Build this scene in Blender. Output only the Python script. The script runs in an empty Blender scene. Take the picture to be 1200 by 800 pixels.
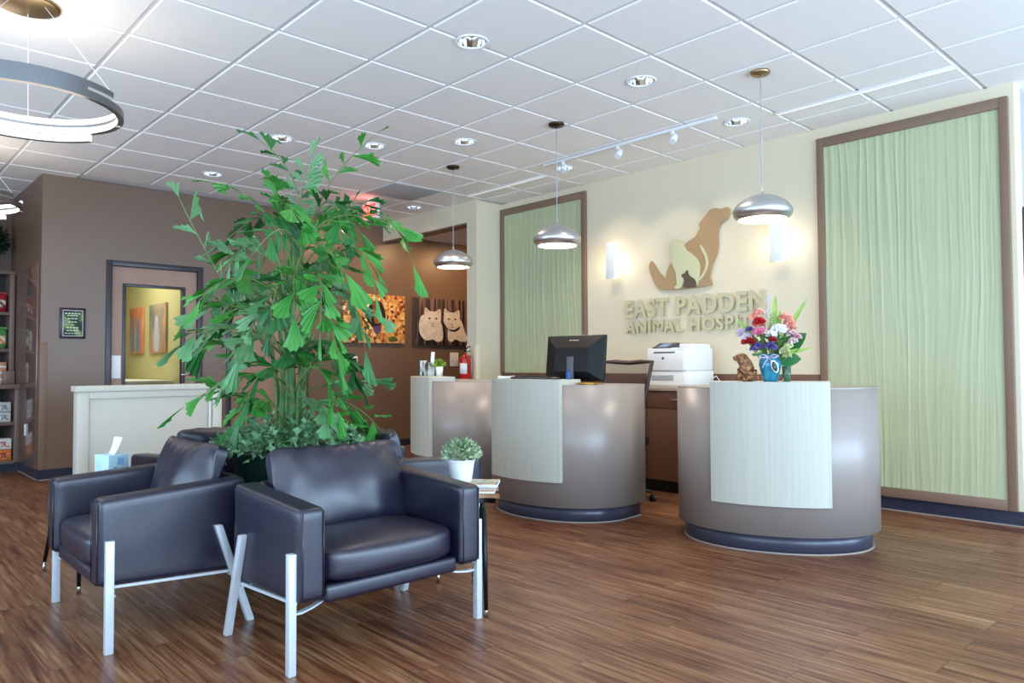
import bpy, bmesh, math, random
from math import sin, cos, pi, radians, sqrt
from mathutils import Vector, Matrix, noise
SC = bpy.context.scene
COL = SC.collection
random.seed(7)

# ------------------------------------------------------------------ camera
CE = 2.977                      # ceiling height
YAW, PITCH, ROLL = radians(-46.99), radians(1.80), radians(-0.28)
fw = Vector((sin(YAW)*cos(PITCH), cos(YAW)*cos(PITCH), sin(PITCH)))
rt = Vector((cos(YAW), -sin(YAW), 0)); up = rt.cross(fw)
r2 = rt*cos(ROLL) + up*sin(ROLL); u2 = -rt*sin(ROLL) + up*cos(ROLL)
cd = bpy.data.cameras.new('camera'); cam = bpy.data.objects.new('camera', cd); COL.objects.link(cam)
cd.sensor_width = 36; cd.lens = 868.5/1200*36; cd.clip_start = 0.05
M = Matrix.Identity(4)
for i in range(3):
    M[i][0] = r2[i]; M[i][1] = u2[i]; M[i][2] = -fw[i]
M.translation = Vector((0, 0, 1.09))
cam.matrix_world = M
SC.camera = cam

# ------------------------------------------------------------------ world, exposure, large lights
SC.view_settings.view_transform = 'Standard'
SC.view_settings.look = 'None'
SC.view_settings.gamma = 1.0
SC.view_settings.use_curve_mapping = False
SC.view_settings.exposure = 0.20
w = bpy.data.worlds.new('world'); SC.world = w; w.use_nodes = True
bg = w.node_tree.nodes['Background']; bg.inputs[0].default_value = (0.62, 0.78, 1.0, 1); bg.inputs[1].default_value = 0.9

def area(name, loc, direction, sx, sy, power, color):
    l = bpy.data.lights.new(name, 'AREA'); l.shape = 'RECTANGLE'; l.size = sx; l.size_y = sy
    l.energy = power; l.color = color
    o = bpy.data.objects.new(name, l); COL.objects.link(o); o.location = loc
    o.rotation_euler = Vector(direction).to_track_quat('-Z', 'Y').to_euler()
    return o
DAY = (0.53, 0.745, 1.0)
WIN_X, WIN_Y = 3.0, -2.6
# daylight entering through the shop windows to the right and behind the camera
for y0 in (-1.4, 0.9, 3.2, 5.5):
    area('daylight', (WIN_X+0.06, y0+1.0, 1.38), (-1, 0, 0.42), 1.9, 2.6, 158, DAY)
for x0 in (-7.2, -4.9, -2.6, -0.3):
    area('daylight', (x0+1.0, WIN_Y-0.06, 1.38), (0, 1, 0.75), 1.9, 2.6, 78, DAY)

# ------------------------------------------------------------------ materials
def lin(c):
    return c/12.92 if c <= 0.04045 else ((c+0.055)/1.055)**2.4
def rgb(h):
    h = h.lstrip('#'); return tuple(lin(int(h[i:i+2], 16)/255) for i in (0, 2, 4)) + (1,)
def mat(name, color, rough=0.5, metal=0.0, spec=None, emit=0.0, ecol=None, trans=0.0, alpha=1.0, coat=0.0, bump=None, vary=None, ior=None):
    m = bpy.data.materials.new(name); m.use_nodes = True
    nt = m.node_tree; b = nt.nodes['Principled BSDF']
    c = rgb(color) if isinstance(color, str) else color
    b.inputs['Base Color'].default_value = c
    b.inputs['Roughness'].default_value = rough; b.inputs['Metallic'].default_value = metal
    if spec is not None: b.inputs['Specular IOR Level'].default_value = spec
    if ior: b.inputs['IOR'].default_value = ior
    b.inputs['Transmission Weight'].default_value = trans
    b.inputs['Alpha'].default_value = alpha
    b.inputs['Coat Weight'].default_value = coat
    if emit:
        b.inputs['Emission Color'].default_value = rgb(ecol) if ecol else c
        b.inputs['Emission Strength'].default_value = emit
    if bump or vary:
        tc = nt.nodes.new('ShaderNodeTexCoord')
        mp = nt.nodes.new('ShaderNodeMapping'); nt.links.new(tc.outputs['Object'], mp.inputs[0])
    if bump:                     # (scale, strength, (sx,sy,sz))
        mp.inputs['Scale'].default_value = bump[2] if len(bump) > 2 else (1, 1, 1)
        n = nt.nodes.new('ShaderNodeTexNoise'); n.inputs['Scale'].default_value = bump[0]; n.inputs['Detail'].default_value = 4
        nt.links.new(mp.outputs[0], n.inputs['Vector'])
        bp = nt.nodes.new('ShaderNodeBump'); bp.inputs['Strength'].default_value = bump[1]; bp.inputs['Distance'].default_value = 0.01
        nt.links.new(n.outputs['Fac'], bp.inputs['Height']); nt.links.new(bp.outputs[0], b.inputs['Normal'])
    if vary:                     # (scale, color2, (sx,sy,sz))
        mp2 = nt.nodes.new('ShaderNodeMapping'); nt.links.new(tc.outputs['Object'], mp2.inputs[0])
        mp2.inputs['Scale'].default_value = vary[2] if len(vary) > 2 else (1, 1, 1)
        n = nt.nodes.new('ShaderNodeTexNoise'); n.inputs['Scale'].default_value = vary[0]; n.inputs['Detail'].default_value = 5
        nt.links.new(mp2.outputs[0], n.inputs['Vector'])
        r = nt.nodes.new('ShaderNodeValToRGB'); r.color_ramp.elements[0].position = 0.35; r.color_ramp.elements[1].position = 0.65
        r.color_ramp.elements[0].color = c; r.color_ramp.elements[1].color = rgb(vary[1])
        nt.links.new(n.outputs['Fac'], r.inputs[0]); nt.links.new(r.outputs[0], b.inputs['Base Color'])
    return m

def floor_material():
    m = bpy.data.materials.new('plank_floor'); m.use_nodes = True; nt = m.node_tree; L = nt.links.new
    b = nt.nodes['Principled BSDF']
    tc = nt.nodes.new('ShaderNodeTexCoord')
    br = nt.nodes.new('ShaderNodeTexBrick'); br.offset = 0.37; br.offset_frequency = 2
    br.inputs['Color1'].default_value = (0, 0, 0, 1); br.inputs['Color2'].default_value = (1, 1, 1, 1)
    br.inputs['Mortar'].default_value = (0.5, 0.5, 0.5, 1)
    br.inputs['Scale'].default_value = 1; br.inputs['Brick Width'].default_value = 0.92; br.inputs['Row Height'].default_value = 0.152
    br.inputs['Mortar Size'].default_value = 0.0012; br.inputs['Bias'].default_value = 0
    L(tc.outputs['Object'], br.inputs['Vector'])
    # grain: noise stretched along the planks, offset per plank
    sep = nt.nodes.new('ShaderNodeSeparateColor'); L(br.outputs['Color'], sep.inputs[0])
    add = nt.nodes.new('ShaderNodeVectorMath'); add.operation = 'ADD'
    cmb = nt.nodes.new('ShaderNodeCombineXYZ')
    mul = nt.nodes.new('ShaderNodeMath'); mul.operation = 'MULTIPLY'; mul.inputs[1].default_value = 17
    L(sep.outputs[0], mul.inputs[0]); L(mul.outputs[0], cmb.inputs[2])
    L(tc.outputs['Object'], add.inputs[0]); L(cmb.outputs[0], add.inputs[1])
    mp = nt.nodes.new('ShaderNodeMapping'); mp.inputs['Scale'].default_value = (1.5, 30, 1); L(add.outputs[0], mp.inputs[0])
    n1 = nt.nodes.new('ShaderNodeTexNoise'); n1.inputs['Scale'].default_value = 1.6; n1.inputs['Detail'].default_value = 7; n1.inputs['Roughness'].default_value = 0.62
    L(mp.outputs[0], n1.inputs['Vector'])
    mp3 = nt.nodes.new('ShaderNodeMapping'); mp3.inputs['Scale'].default_value = (1.1, 4, 1); L(tc.outputs['Object'], mp3.inputs[0])
    n2 = nt.nodes.new('ShaderNodeTexNoise'); n2.inputs['Scale'].default_value = 1.3; n2.inputs['Detail'].default_value = 3; L(mp3.outputs[0], n2.inputs['Vector'])
    mx = nt.nodes.new('ShaderNodeMath'); mx.operation = 'MULTIPLY_ADD'; mx.inputs[1].default_value = 0.10; L(sep.outputs[0], mx.inputs[0]); L(n1.outputs['Fac'], mx.inputs[2])
    mx2 = nt.nodes.new('ShaderNodeMath'); mx2.operation = 'MULTIPLY_ADD'; mx2.inputs[1].default_value = 0.25; L(n2.outputs['Fac'], mx2.inputs[0]); L(mx.outputs[0], mx2.inputs[2])
    cr = nt.nodes.new('ShaderNodeValToRGB'); L(mx2.outputs[0], cr.inputs[0])
    e = cr.color_ramp.elements
    e[0].position = 0.30; e[0].color = rgb('#2e170d'); e[1].position = 0.95; e[1].color = rgb('#a47e5e')
    for p, c in ((0.52, '#4a2814'), (0.62, '#683d26'), (0.74, '#7f5638')):
        q = cr.color_ramp.elements.new(p); q.color = rgb(c)
    mix = nt.nodes.new('ShaderNodeMix'); mix.data_type = 'RGBA'
    L(br.outputs['Fac'], mix.inputs[0]); L(cr.outputs[0], mix.inputs[6]); mix.inputs[7].default_value = rgb('#33190f')
    L(mix.outputs[2], b.inputs['Base Color'])
    b.inputs['Roughness'].default_value = 0.36; b.inputs['Specular IOR Level'].default_value = 0.45
    bp = nt.nodes.new('ShaderNodeBump'); bp.inputs['Strength'].default_value = 0.12; bp.inputs['Distance'].default_value = 0.004
    L(n1.outputs['Fac'], bp.inputs['Height']); L(bp.outputs[0], b.inputs['Normal'])
    return m

def ramp_noise_material(name, scale, stops, rough=0.6, sc3=(1, 1, 1), kind='noise'):
    m = bpy.data.materials.new(name); m.use_nodes = True; nt = m.node_tree; L = nt.links.new; b = nt.nodes['Principled BSDF']
    tc = nt.nodes.new('ShaderNodeTexCoord'); mp = nt.nodes.new('ShaderNodeMapping'); mp.inputs['Scale'].default_value = sc3
    L(tc.outputs['Object'], mp.inputs[0])
    if kind == 'voronoi':
        n = nt.nodes.new('ShaderNodeTexVoronoi'); n.inputs['Scale'].default_value = scale; L(mp.outputs[0], n.inputs['Vector'])
        s = nt.nodes.new('ShaderNodeSeparateColor'); L(n.outputs['Color'], s.inputs[0]); out = s.outputs[0]
    else:
        n = nt.nodes.new('ShaderNodeTexNoise'); n.inputs['Scale'].default_value = scale; n.inputs['Detail'].default_value = 5; L(mp.outputs[0], n.inputs['Vector']); out = n.outputs['Fac']
    cr = nt.nodes.new('ShaderNodeValToRGB'); L(out, cr.inputs[0]); e = cr.color_ramp.elements
    e[0].position, e[0].color = stops[0][0], rgb(stops[0][1]); e[1].position, e[1].color = stops[-1][0], rgb(stops[-1][1])
    for p, c in stops[1:-1]:
        q = e.new(p); q.color = rgb(c)
    L(cr.outputs[0], b.inputs['Base Color']); b.inputs['Roughness'].default_value = rough
    return m

MT = dict(
    floor=floor_material(),
    ceil=mat('ceiling_tile', '#f3efe9', 0.95, spec=0.15),
    grid=mat('ceiling_grid', '#e2e2e4', 0.9, spec=0.15),
    beige=mat('beige_paint', '#dcd0b4', 0.75, bump=(90, 0.03)),
    brown=mat('brown_paint', '#745d4b', 0.36, bump=(90, 0.03)),
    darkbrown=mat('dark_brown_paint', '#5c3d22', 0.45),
    grey=mat('grey_paint', '#a9a9a2', 0.7),
    white=mat('white_paint', '#e9e8e2', 0.6),
    base=mat('rubber_base', '#2c3040', 0.28),
    caulk=mat('base_edge', '#9c8f86', 0.6),
    jamb=mat('dark_door_frame', '#39353a', 0.35),
    doorwood=mat('door_laminate', '#9a7560', 0.4, vary=(2.2, '#a07d69', (3, 3, .6))),
    glass=mat('clear_glass', '#eef4f0', 0.02, trans=1.0, ior=1.05),
    olive=mat('olive_wall', '#c6c18e', 0.7),
    taupe=mat('taupe_laminate', '#938880', 0.35, spec=0.7),
    deskbase=mat('desk_rubber_base', '#3d3d4c', 0.28),
    panel=mat('pale_streaked_laminate', '#b3b1a2', 0.5, vary=(3.2, '#bbb9ab', (34, 34, .5)), bump=(3, 0.05, (40, 40, 0.6))),
    cabinet=mat('brown_laminate', '#64422f', 0.38, vary=(1.5, '#6d4937', (2, 2, .5))),
    counter=mat('beige_counter', '#b09a84', 0.4),
    frame=mat('brown_trim', '#7d6351', 0.5),
    green=mat('green_wave', '#b3b993', 0.38, spec=0.5),
    steel=mat('brushed_steel', '#c9c9cb', 0.30, metal=1.0),
    band=mat('chandelier_band', '#8d9194', 0.3, metal=1.0),
    alu=mat('spun_aluminium', '#d2d2d4', 0.36, metal=1.0),
    canopy=mat('satin_brass', '#b39c76', 0.32, metal=1.0),
    bronze=mat('dark_bronze', '#4d4030', 0.35, metal=1.0),
    shadein=mat('shade_white_inside', '#f2efe8', 0.6),
    glow=mat('warm_lamp_glow', '#fff1dc', 0.5, emit=9.0, ecol='#fff0dc'),
    ringglow=mat('ring_diffuser', '#ffffff', 0.5, emit=1.9, ecol='#fff0e0'),
    cool=mat('lamp_lens', '#ffffff', 0.5, emit=5.0, ecol='#fff8ee'),
    chrome=mat('reflector', '#e4e2de', 0.12, metal=1.0),
    leather=mat('dark_brown_leather', '#121126', 0.37, spec=0.85, bump=(140, 0.04)),  # base colour made bluer to carry the blue daylight reflections
    legs=mat('pale_metal_leg', '#c9cfd4', 0.38, metal=0.25),
    black=mat('black_plastic', '#0b0c0e', 0.4, spec=.35),
    dgrey=mat('dark_grey_plastic', '#3b3d42', 0.4),
    mesh=mat('chair_mesh', '#2b2320', 0.6, alpha=0.45),
    lwhite=mat('printer_plastic', '#e3e3df', 0.4),
    lgrey=mat('light_grey_plastic', '#a9abac', 0.45),
    screen=mat('small_screen', '#7f93bd', 0.2, emit=0.25, ecol='#7f93bd'),
    wood=mat('oak_table_top', '#b58a68', 0.4, vary=(3, '#a97c5a', (1, 8, 1))),
    brass=mat('brass_tip', '#c8c4b8', 0.3, metal=1.0),
    potwhite=mat('white_ceramic', '#e6eaec', 0.4),
    potgreen=mat('dark_green_planter', '#1d3a33', 0.3),
    soil=mat('soil', '#2a1d14', 0.9),
    leafA=mat('palm_leaf', '#2b7427', 0.42, spec=0.4, vary=(5, '#479038', (1, 1, 1))),
    leafB=mat('palm_leaf_dark', '#1c5424', 0.42, spec=0.4, vary=(5, '#2f7032', (1, 1, 1))),
    leafC=mat('palm_leaf_pale', '#4f8250', 0.45, spec=0.45, vary=(4, '#6b9866', (1, 1, 1))),
    stem=mat('palm_stem', '#3a7a34', 0.42, vary=(6, '#5f7a38', (1, 1, 5))),
    rachis=mat('palm_rachis', '#66793f', 0.5),
    ivy=mat('ivy_leaf', '#47804c', 0.5, vary=(20, '#8db488', (1, 1, 1))),
    sage=mat('small_plant_leaf', '#6b9058', 0.5, vary=(45, '#ccd9b8', (1, 1, 1))),
    paper=mat('white_paper', '#eef0f0', 0.7),
    red=mat('red_enamel', '#c01016', 0.25, coat=0.5),
    redglow=mat('exit_letters', '#ff5040', 0.5, emit=1.5, ecol='#ff3a2c'),
    exitplate=mat('exit_plate', '#e8c8c0', 0.5, emit=0.2, ecol='#ff9a90'),
    vent=mat('perforated_vent', '#a9a7a5', 0.6, bump=(400, .3)),
    sage_letter=mat('sage_letter', '#c3bb96', 0.5),
    dogtan=mat('tan_sign', '#a98a62', 0.5),
    catgreen=mat('pale_green_sign', '#ccca9f', 0.5),
    rabbrown=mat('dark_sign', '#5a4c38', 0.5),
    navy=mat('navy_box', '#274a86', 0.5),
)
# ------------------------------------------------------------------ mesh helpers
def T(x=0, y=0, z=0, rx=0, ry=0, rz=0):
    return Matrix.Translation((x, y, z)) @ Matrix.Rotation(rz, 4, 'Z') @ Matrix.Rotation(ry, 4, 'Y') @ Matrix.Rotation(rx, 4, 'X')
def merge(bm, sub, mtx=None, mi=0):
    if mtx is not None: bmesh.ops.transform(sub, matrix=mtx, verts=sub.verts)
    vm = {}
    for v in sub.verts: vm[v] = bm.verts.new(v.co)
    for f in sub.faces:
        try:
            nf = bm.faces.new([vm[v] for v in f.verts]); nf.smooth = f.smooth; nf.material_index = mi
        except ValueError: pass
    sub.free()
def box(bm, x0, x1, y0, y1, z0, z1, bev=0.0, seg=2, mtx=None, mi=0, smooth=False):
    s = bmesh.new(); bmesh.ops.create_cube(s, size=1)
    bmesh.ops.scale(s, vec=(x1-x0, y1-y0, z1-z0), verts=s.verts)
    bmesh.ops.translate(s, vec=((x0+x1)/2, (y0+y1)/2, (z0+z1)/2), verts=s.verts)
    if bev > 0:
        bmesh.ops.bevel(s, geom=s.edges[:], offset=min(bev, .49*min(abs(x1-x0), abs(y1-y0), abs(z1-z0))), segments=seg, profile=0.5, affect='EDGES')
        for f in s.faces: f.smooth = True
    merge(bm, s, mtx, mi)
def hexa(bm, pts, bev=0.0, seg=2, mi=0):
    """8 corners: bottom 4 (ccw) then top 4"""
    s = bmesh.new(); v = [s.verts.new(p) for p in pts]
    for f in ((3, 2, 1, 0), (4, 5, 6, 7), (0, 1, 5, 4), (1, 2, 6, 5), (2, 3, 7, 6), (3, 0, 4, 7)): s.faces.new([v[i] for i in f])
    if bev: 
        bmesh.ops.bevel(s, geom=s.edges[:], offset=bev, segments=seg, profile=0.5, affect='EDGES')
        for f in s.faces: f.smooth = True
    merge(bm, s, None, mi)
def prism(bm, pts, z0, z1, mtx=None, mi=0, smooth=False, cap=True):
    """polygon (ccw, xy) extruded along z"""
    s = bmesh.new(); a = [s.verts.new((p[0], p[1], z0)) for p in pts]; b = [s.verts.new((p[0], p[1], z1)) for p in pts]
    n = len(pts)
    for i in range(n):
        f = s.faces.new((a[i], a[(i+1) % n], b[(i+1) % n], b[i])); f.smooth = smooth
    if cap:
        s.faces.new(b); s.faces.new(a[::-1])
    merge(bm, s, mtx, mi)
def lathe(bm, prof, n=32, mtx=None, mi=0, smooth=True, ang=2*pi, a0=0):
    s = bmesh.new(); full = abs(ang-2*pi) < 1e-6; m = n if full else n+1
    R = []
    for (r, z) in prof:
        if r < 1e-6: R.append([s.verts.new((0, 0, z))]*m)
        else: R.append([s.verts.new((r*cos(a0+ang*i/n), r*sin(a0+ang*i/n), z)) for i in range(m)])
    for j in range(len(prof)-1):
        for i in range(n):
            k = (i+1) % m
            vs = []
            for q in (R[j][i], R[j][k], R[j+1][k], R[j+1][i]):
                if q not in vs: vs.append(q)
            if len(vs) > 2:
                f = s.faces.new(vs); f.smooth = smooth
    merge(bm, s, mtx, mi)
def tube(bm, pts, r, n=8, mi=0, r1=None, caps=True):
    pts = [Vector(p) for p in pts]; s = bmesh.new(); rings = []; N = len(pts)
    pu = None
    for i, p in enumerate(pts):
        d = (pts[min(i+1, N-1)] - pts[max(i-1, 0)]).normalized()
        if pu is None: pu = d.orthogonal().normalized()
        pu = (pu - d*pu.dot(d)).normalized(); pv = d.cross(pu)
        rr = r if r1 is None else r + (r1-r)*i/(N-1)
        rings.append([s.verts.new(p + pu*rr*cos(2*pi*k/n) + pv*rr*sin(2*pi*k/n)) for k in range(n)])
    for i in range(N-1):
        for k in range(n):
            f = s.faces.new((rings[i][k], rings[i][(k+1) % n], rings[i+1][(k+1) % n], rings[i+1][k])); f.smooth = n > 4
    if caps: s.faces.new(rings[0][::-1]); s.faces.new(rings[-1])
    merge(bm, s, None, mi)
def sphere(bm, c, r, n=12, mi=0, sc=(1, 1, 1)):
    s = bmesh.new(); bmesh.ops.create_uvsphere(s, u_segments=n, v_segments=max(6, n//2+1), radius=r)
    for f in s.faces: f.smooth = True
    merge(bm, s, Matrix.Translation(c) @ Matrix.Diagonal((sc[0], sc[1], sc[2], 1)), mi)
def grid_surf(bm, fn, nu, nv, mi=0, smooth=True, flip=False):
    V = [[bm.verts.new(fn(i/nu, j/nv)) for j in range(nv+1)] for i in range(nu+1)]
    for i in range(nu):
        for j in range(nv):
            q = [V[i][j], V[i+1][j], V[i+1][j+1], V[i][j+1]]
            f = bm.faces.new(q[::-1] if flip else q); f.smooth = smooth; f.material_index = mi
def obj(name, bm, m, parent=None, autos=False):
    me = bpy.data.meshes.new(name); bmesh.ops.recalc_face_normals(bm, faces=bm.faces[:]) if len(bm.faces) < 60000 else None
    bm.to_mesh(me); bm.free()
    for k in (m if isinstance(m, (list, tuple)) else [m]): me.materials.append(MT[k] if isinstance(k, str) else k)
    o = bpy.data.objects.new(name, me); COL.objects.link(o)
    if parent is not None: o.parent = parent
    return o
def nb(): return bmesh.new()
def tag(o, label=None, cat=None, group=None, kind=None):
    if label: o['label'] = label
    if cat: o['category'] = cat
    if group: o['group'] = group
    if kind: o['kind'] = kind
    return o
def thing(name, label, cat, loc=(0, 0, 0), rz=0, group=None):
    o = bpy.data.objects.new(name, None); COL.objects.link(o); o.location = loc; o.rotation_euler = (0, 0, rz)
    o.empty_display_size = .1
    return tag(o, label, cat, group)
def struct(name, bm, m, parent=None):
    o = obj(name, bm, m, parent)
    if parent is None: o['kind'] = 'structure'
    return o
def dup(root, loc, rz=None, label=None, group=None):
    kids = {}
    for o in list(COL.objects):
        if o.parent: kids.setdefault(o.parent.name, []).append(o)
    r = root.copy(); COL.objects.link(r); r.location = loc
    if rz is not None: r.rotation_euler = (0, 0, rz)
    if label: r['label'] = label
    if group: r['group'] = group
    for ch in kids.get(root.name, []):
        c = ch.copy(); COL.objects.link(c); c.parent = r
        for g in kids.get(ch.name, []):
            d = g.copy(); COL.objects.link(d); d.parent = c
    return r
def text_mesh(s, size, ext, bold=0.0, bevel=0.0, spacing=1.0, align='LEFT', stretch=1.0):
    """a bmesh with the text standing in xz-plane, facing -y, thickness along y"""
    cu = bpy.data.curves.new('t', 'FONT'); cu.body = s; cu.size = size; cu.extrude = ext/2; cu.offset = bold; cu.bevel_depth = bevel
    cu.space_character = spacing; cu.align_x = align; cu.resolution_u = 4
    o = bpy.data.objects.new('t', cu); COL.objects.link(o)
    dg = bpy.context.evaluated_depsgraph_get(); me = bpy.data.meshes.new_from_object(o.evaluated_get(dg))
    b = bmesh.new(); b.from_mesh(me)
    bpy.data.objects.remove(o); bpy.data.curves.remove(cu); bpy.data.meshes.remove(me)
    for v in b.verts: v.co = Vector((v.co.x*stretch, -v.co.z, v.co.y))
    return b
def pillow_box(cx, cy, cz, sx, sy, sz, bulge, nu=14, power=3.5, wr=0.0, seed=0, pinch=0.0):
    """soft cushion: superellipsoid-ish box with wrinkles"""
    s = bmesh.new(); bmesh.ops.create_cube(s, size=2)
    bmesh.ops.subdivide_edges(s, edges=s.edges[:], cuts=nu, use_grid_fill=True)
    for v in s.verts:
        p = v.co.copy()
        q = Vector((abs(p.x)**power + abs(p.y)**power + abs(p.z)**power, 0, 0)).x ** (1/power)
        p2 = p / q
        e = Vector((p2.x*sx/2, p2.y*sy/2, p2.z*sz/2))
        v.co = e
        for ax, (o1, o2) in enumerate(((1, 2), (0, 2), (0, 1))):
            if bulge[ax]:
                k = max(0, 1-p2[o1]**2)*max(0, 1-p2[o2]**2)
                v.co[ax] += (1 if p2[ax] > 0 else -1)*bulge[ax]*k*abs(p2[ax])
        if pinch:
            for ax in range(3): v.co[ax] *= 1 + pinch*(abs(p2[(ax+1) % 3])**4 * abs(p2[(ax+2) % 3])**4)
        if wr:
            f = noise.noise(Vector((v.co.x*9+seed, v.co.y*9, v.co.z*5))) * (0.4+abs(p2.y)**2)
            v.co += v.co.normalized()*wr*f
    for f in s.faces: f.smooth = True
    bmesh.ops.translate(s, vec=(cx, cy, cz), verts=s.verts)
    return s
# ================================================================== THE ROOM
XL = -8.35        # brown wall with the doors
YF = 5.45         # beige wall with the opening
YW = 5.84         # logo wall
XR = -1.30        # end of the logo wall
YN = 1.55         # side of the nook
XN = -9.93        # back of the nook
b = nb(); box(b, -12.2, 3.3, -2.9, 9.2, -0.1, 0); struct('floor', b, 'floor')

# ceiling: dropped-edge tiles hung in a T-bar grid (one surface), pierced for the downlights
DLXY = [(-3.28, 2.75), (-2.98, 3.97), (-2.99, 5.20), (-4.81, 3.95), (-5.755, 2.765), (-7.29, 2.785), (-7.24, 5.16), (-4.825, 5.20), (-5.42, 3.45)]
GX, GY, G = -2.6877, 3.0704, 0.6096
b = nb(); box(b, -12.2, 3.3, -2.9, 9.2, CE+0.009, CE+0.12, mi=1)
xs = [GX+k*G for k in range(-12, 11)]; ys = [GY+k*G for k in range(-10, 10)]
for x0 in xs:
    for y0 in ys:
        a0, a1, c0, c1 = x0+.011, x0+G-.011, y0+.011, y0+G-.011
        xm, ym = (a0+a1)/2, (c0+c1)/2
        if a1 < XN or c1 < WIN_Y or a0 > WIN_X: continue
        if xm < XL and c0 > YN: continue
        if c0 > YF and xm < -6.43: continue
        if c0 > YW and xm < XR: continue
        s = bmesh.new(); e = .006
        t4 = [s.verts.new(p) for p in ((a0, c0, CE+.0085), (a1, c0, CE+.0085), (a1, c1, CE+.0085), (a0, c1, CE+.0085))]
        b4 = [s.verts.new(p) for p in ((a0+e, c0+e, CE), (a1-e, c0+e, CE), (a1-e, c1-e, CE), (a0+e, c1-e, CE))]
        s.faces.new(b4[::-1]); s.faces.new(t4)
        for i in range(4): s.faces.new((t4[i], b4[i], b4[(i+1) % 4], t4[(i+1) % 4]))
        merge(b, s, None, 0)
ceil_o = struct('ceiling', b, ['ceil', 'grid'])
b = nb()
for x, y in DLXY: lathe(b, [(0, CE-.05), (.084, CE-.05), (.084, CE+.09), (0, CE+.09)], 40, Matrix.Translation((x, y, 0)), smooth=False)
cut = obj('cut', b, 'ceil')
md = ceil_o.modifiers.new('cut', 'BOOLEAN'); md.operation = 'DIFFERENCE'; md.object = cut; md.solver = 'EXACT'
dg = bpy.context.evaluated_depsgraph_get(); me2 = bpy.data.meshes.new_from_object(ceil_o.evaluated_get(dg))
ceil_o.modifiers.clear(); ceil_o.data = me2; bpy.data.objects.remove(cut)

# left brown wall, with door openings
D1 = (2.12, 3.09, 2.185); D2 = (3.36, 4.36, 2.17)
b = nb()
box(b, XL-.12, XL, YN, D1[0], 0, CE); box(b, XL-.12, XL, D1[0], D1[1], D1[2], CE)
box(b, XL-.12, XL, D1[1], D2[0], 0, CE); box(b, XL-.12, XL, D2[0], D2[1], D2[2], CE)
box(b, XL-.12, XL, D2[1], 8.6, 0, CE)
struct('wall_left', b, 'brown')
b = nb(); box(b, XN, XL-.12, YN, YN+.1, 0, CE); struct('wall_nook_side', b, 'brown')
b = nb(); box(b, XN-.1, XN, WIN_Y, YN+.1, 0, CE); struct('wall_nook_back', b, 'brown')
# beige wall with the opening to the corridor
b = nb()
box(b, XL, -6.60, YF, YF+.18, 2.74, CE); box(b, -6.60, -6.43, YF, YW, 0, CE)
struct('wall_corridor', b, 'beige')
b = nb(); box(b, XL, -6.60, YF+.18, 8.6, 2.835, 2.90); struct('ceiling_corridor', b, 'ceil')
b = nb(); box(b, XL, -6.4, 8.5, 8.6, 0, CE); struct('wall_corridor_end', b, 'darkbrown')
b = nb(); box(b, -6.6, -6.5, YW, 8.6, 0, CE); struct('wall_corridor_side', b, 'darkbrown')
# logo wall
b = nb(); box(b, -6.43, XR, YW, YW+.16, 0, CE); struct('wall_logo', b, 'beige')
b = nb(); box(b, XR-.10, XR, YW+.16, 8.5, 0, CE); struct('wall_return', b, 'grey')
b = nb(); box(b, XR-.1, 3.1, 8.5, 8.6, 0, CE); struct('wall_far', b, 'grey')
# window walls, out of the frame, that let the daylight in
b = nb()
box(b, WIN_X, WIN_X+.12, -2.7, 8.6, 0, .3); box(b, WIN_X, WIN_X+.12, -2.7, 8.6, 2.7, CE)
for y in (-2.7, .55, 2.85, 5.15, 7.45): box(b, WIN_X, WIN_X+.12, y, y+(.35 if y > -2 else 1.3) + (.8 if y > 7 else 0), .3, 2.7)
struct('wall_right', b, 'white')
b = nb()
box(b, XN-.1, WIN_X+.12, WIN_Y-.12, WIN_Y, 0, .3); box(b, XN-.1, WIN_X+.12, WIN_Y-.12, WIN_Y, 2.7, CE)
for x0, x1 in ((XN-.1, -7.2), (-5.25, -4.9), (-2.95, -2.6), (-.65, -.3), (1.7, WIN_X)): box(b, x0, x1, WIN_Y-.12, WIN_Y, .3, 2.7)
struct('wall_front', b, 'white')

# baseboards
def baseboard(name, x0, y0, x1, y1, nx, ny):
    """strip on the wall from (x0,y0) to (x1,y1), standing out along (nx,ny)"""
    b = nb(); t = .008
    xs = sorted((x0, x1, x0+nx*t, x1+nx*t)); ys = sorted((y0, y1, y0+ny*t, y1+ny*t))
    box(b, xs[0], xs[-1], ys[0], ys[-1], 0.0, .10, mi=0)
    t = .016; xs = sorted((x0, x1, x0+nx*t, x1+nx*t)); ys = sorted((y0, y1, y0+ny*t, y1+ny*t))
    box(b, xs[0], xs[-1], ys[0], ys[-1], 0.0, .007, mi=1)
    o = obj(name, b, ['base', 'caulk']); o['kind'] = 'structure'
baseboard('baseboard_left', XL, YN, XL, D1[0]-.05, 1, 0)
baseboard('baseboard_left', XL, D1[1]+.05, XL, D2[0]-.05, 1, 0)
baseboard('baseboard_left', XL, D2[1]+.05, XL, 8.5, 1, 0)
baseboard('baseboard_nook', XN, YN, XL, YN, 0, -1)
baseboard('baseboard_logo', -2.60, YW, XR, YW, 0, -1)
baseboard('baseboard_column', -6.60, YF, -6.43, YF, 0, -1)
baseboard('baseboard_return', XR, YW, XR, 6.0, 1, 0)
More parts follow.
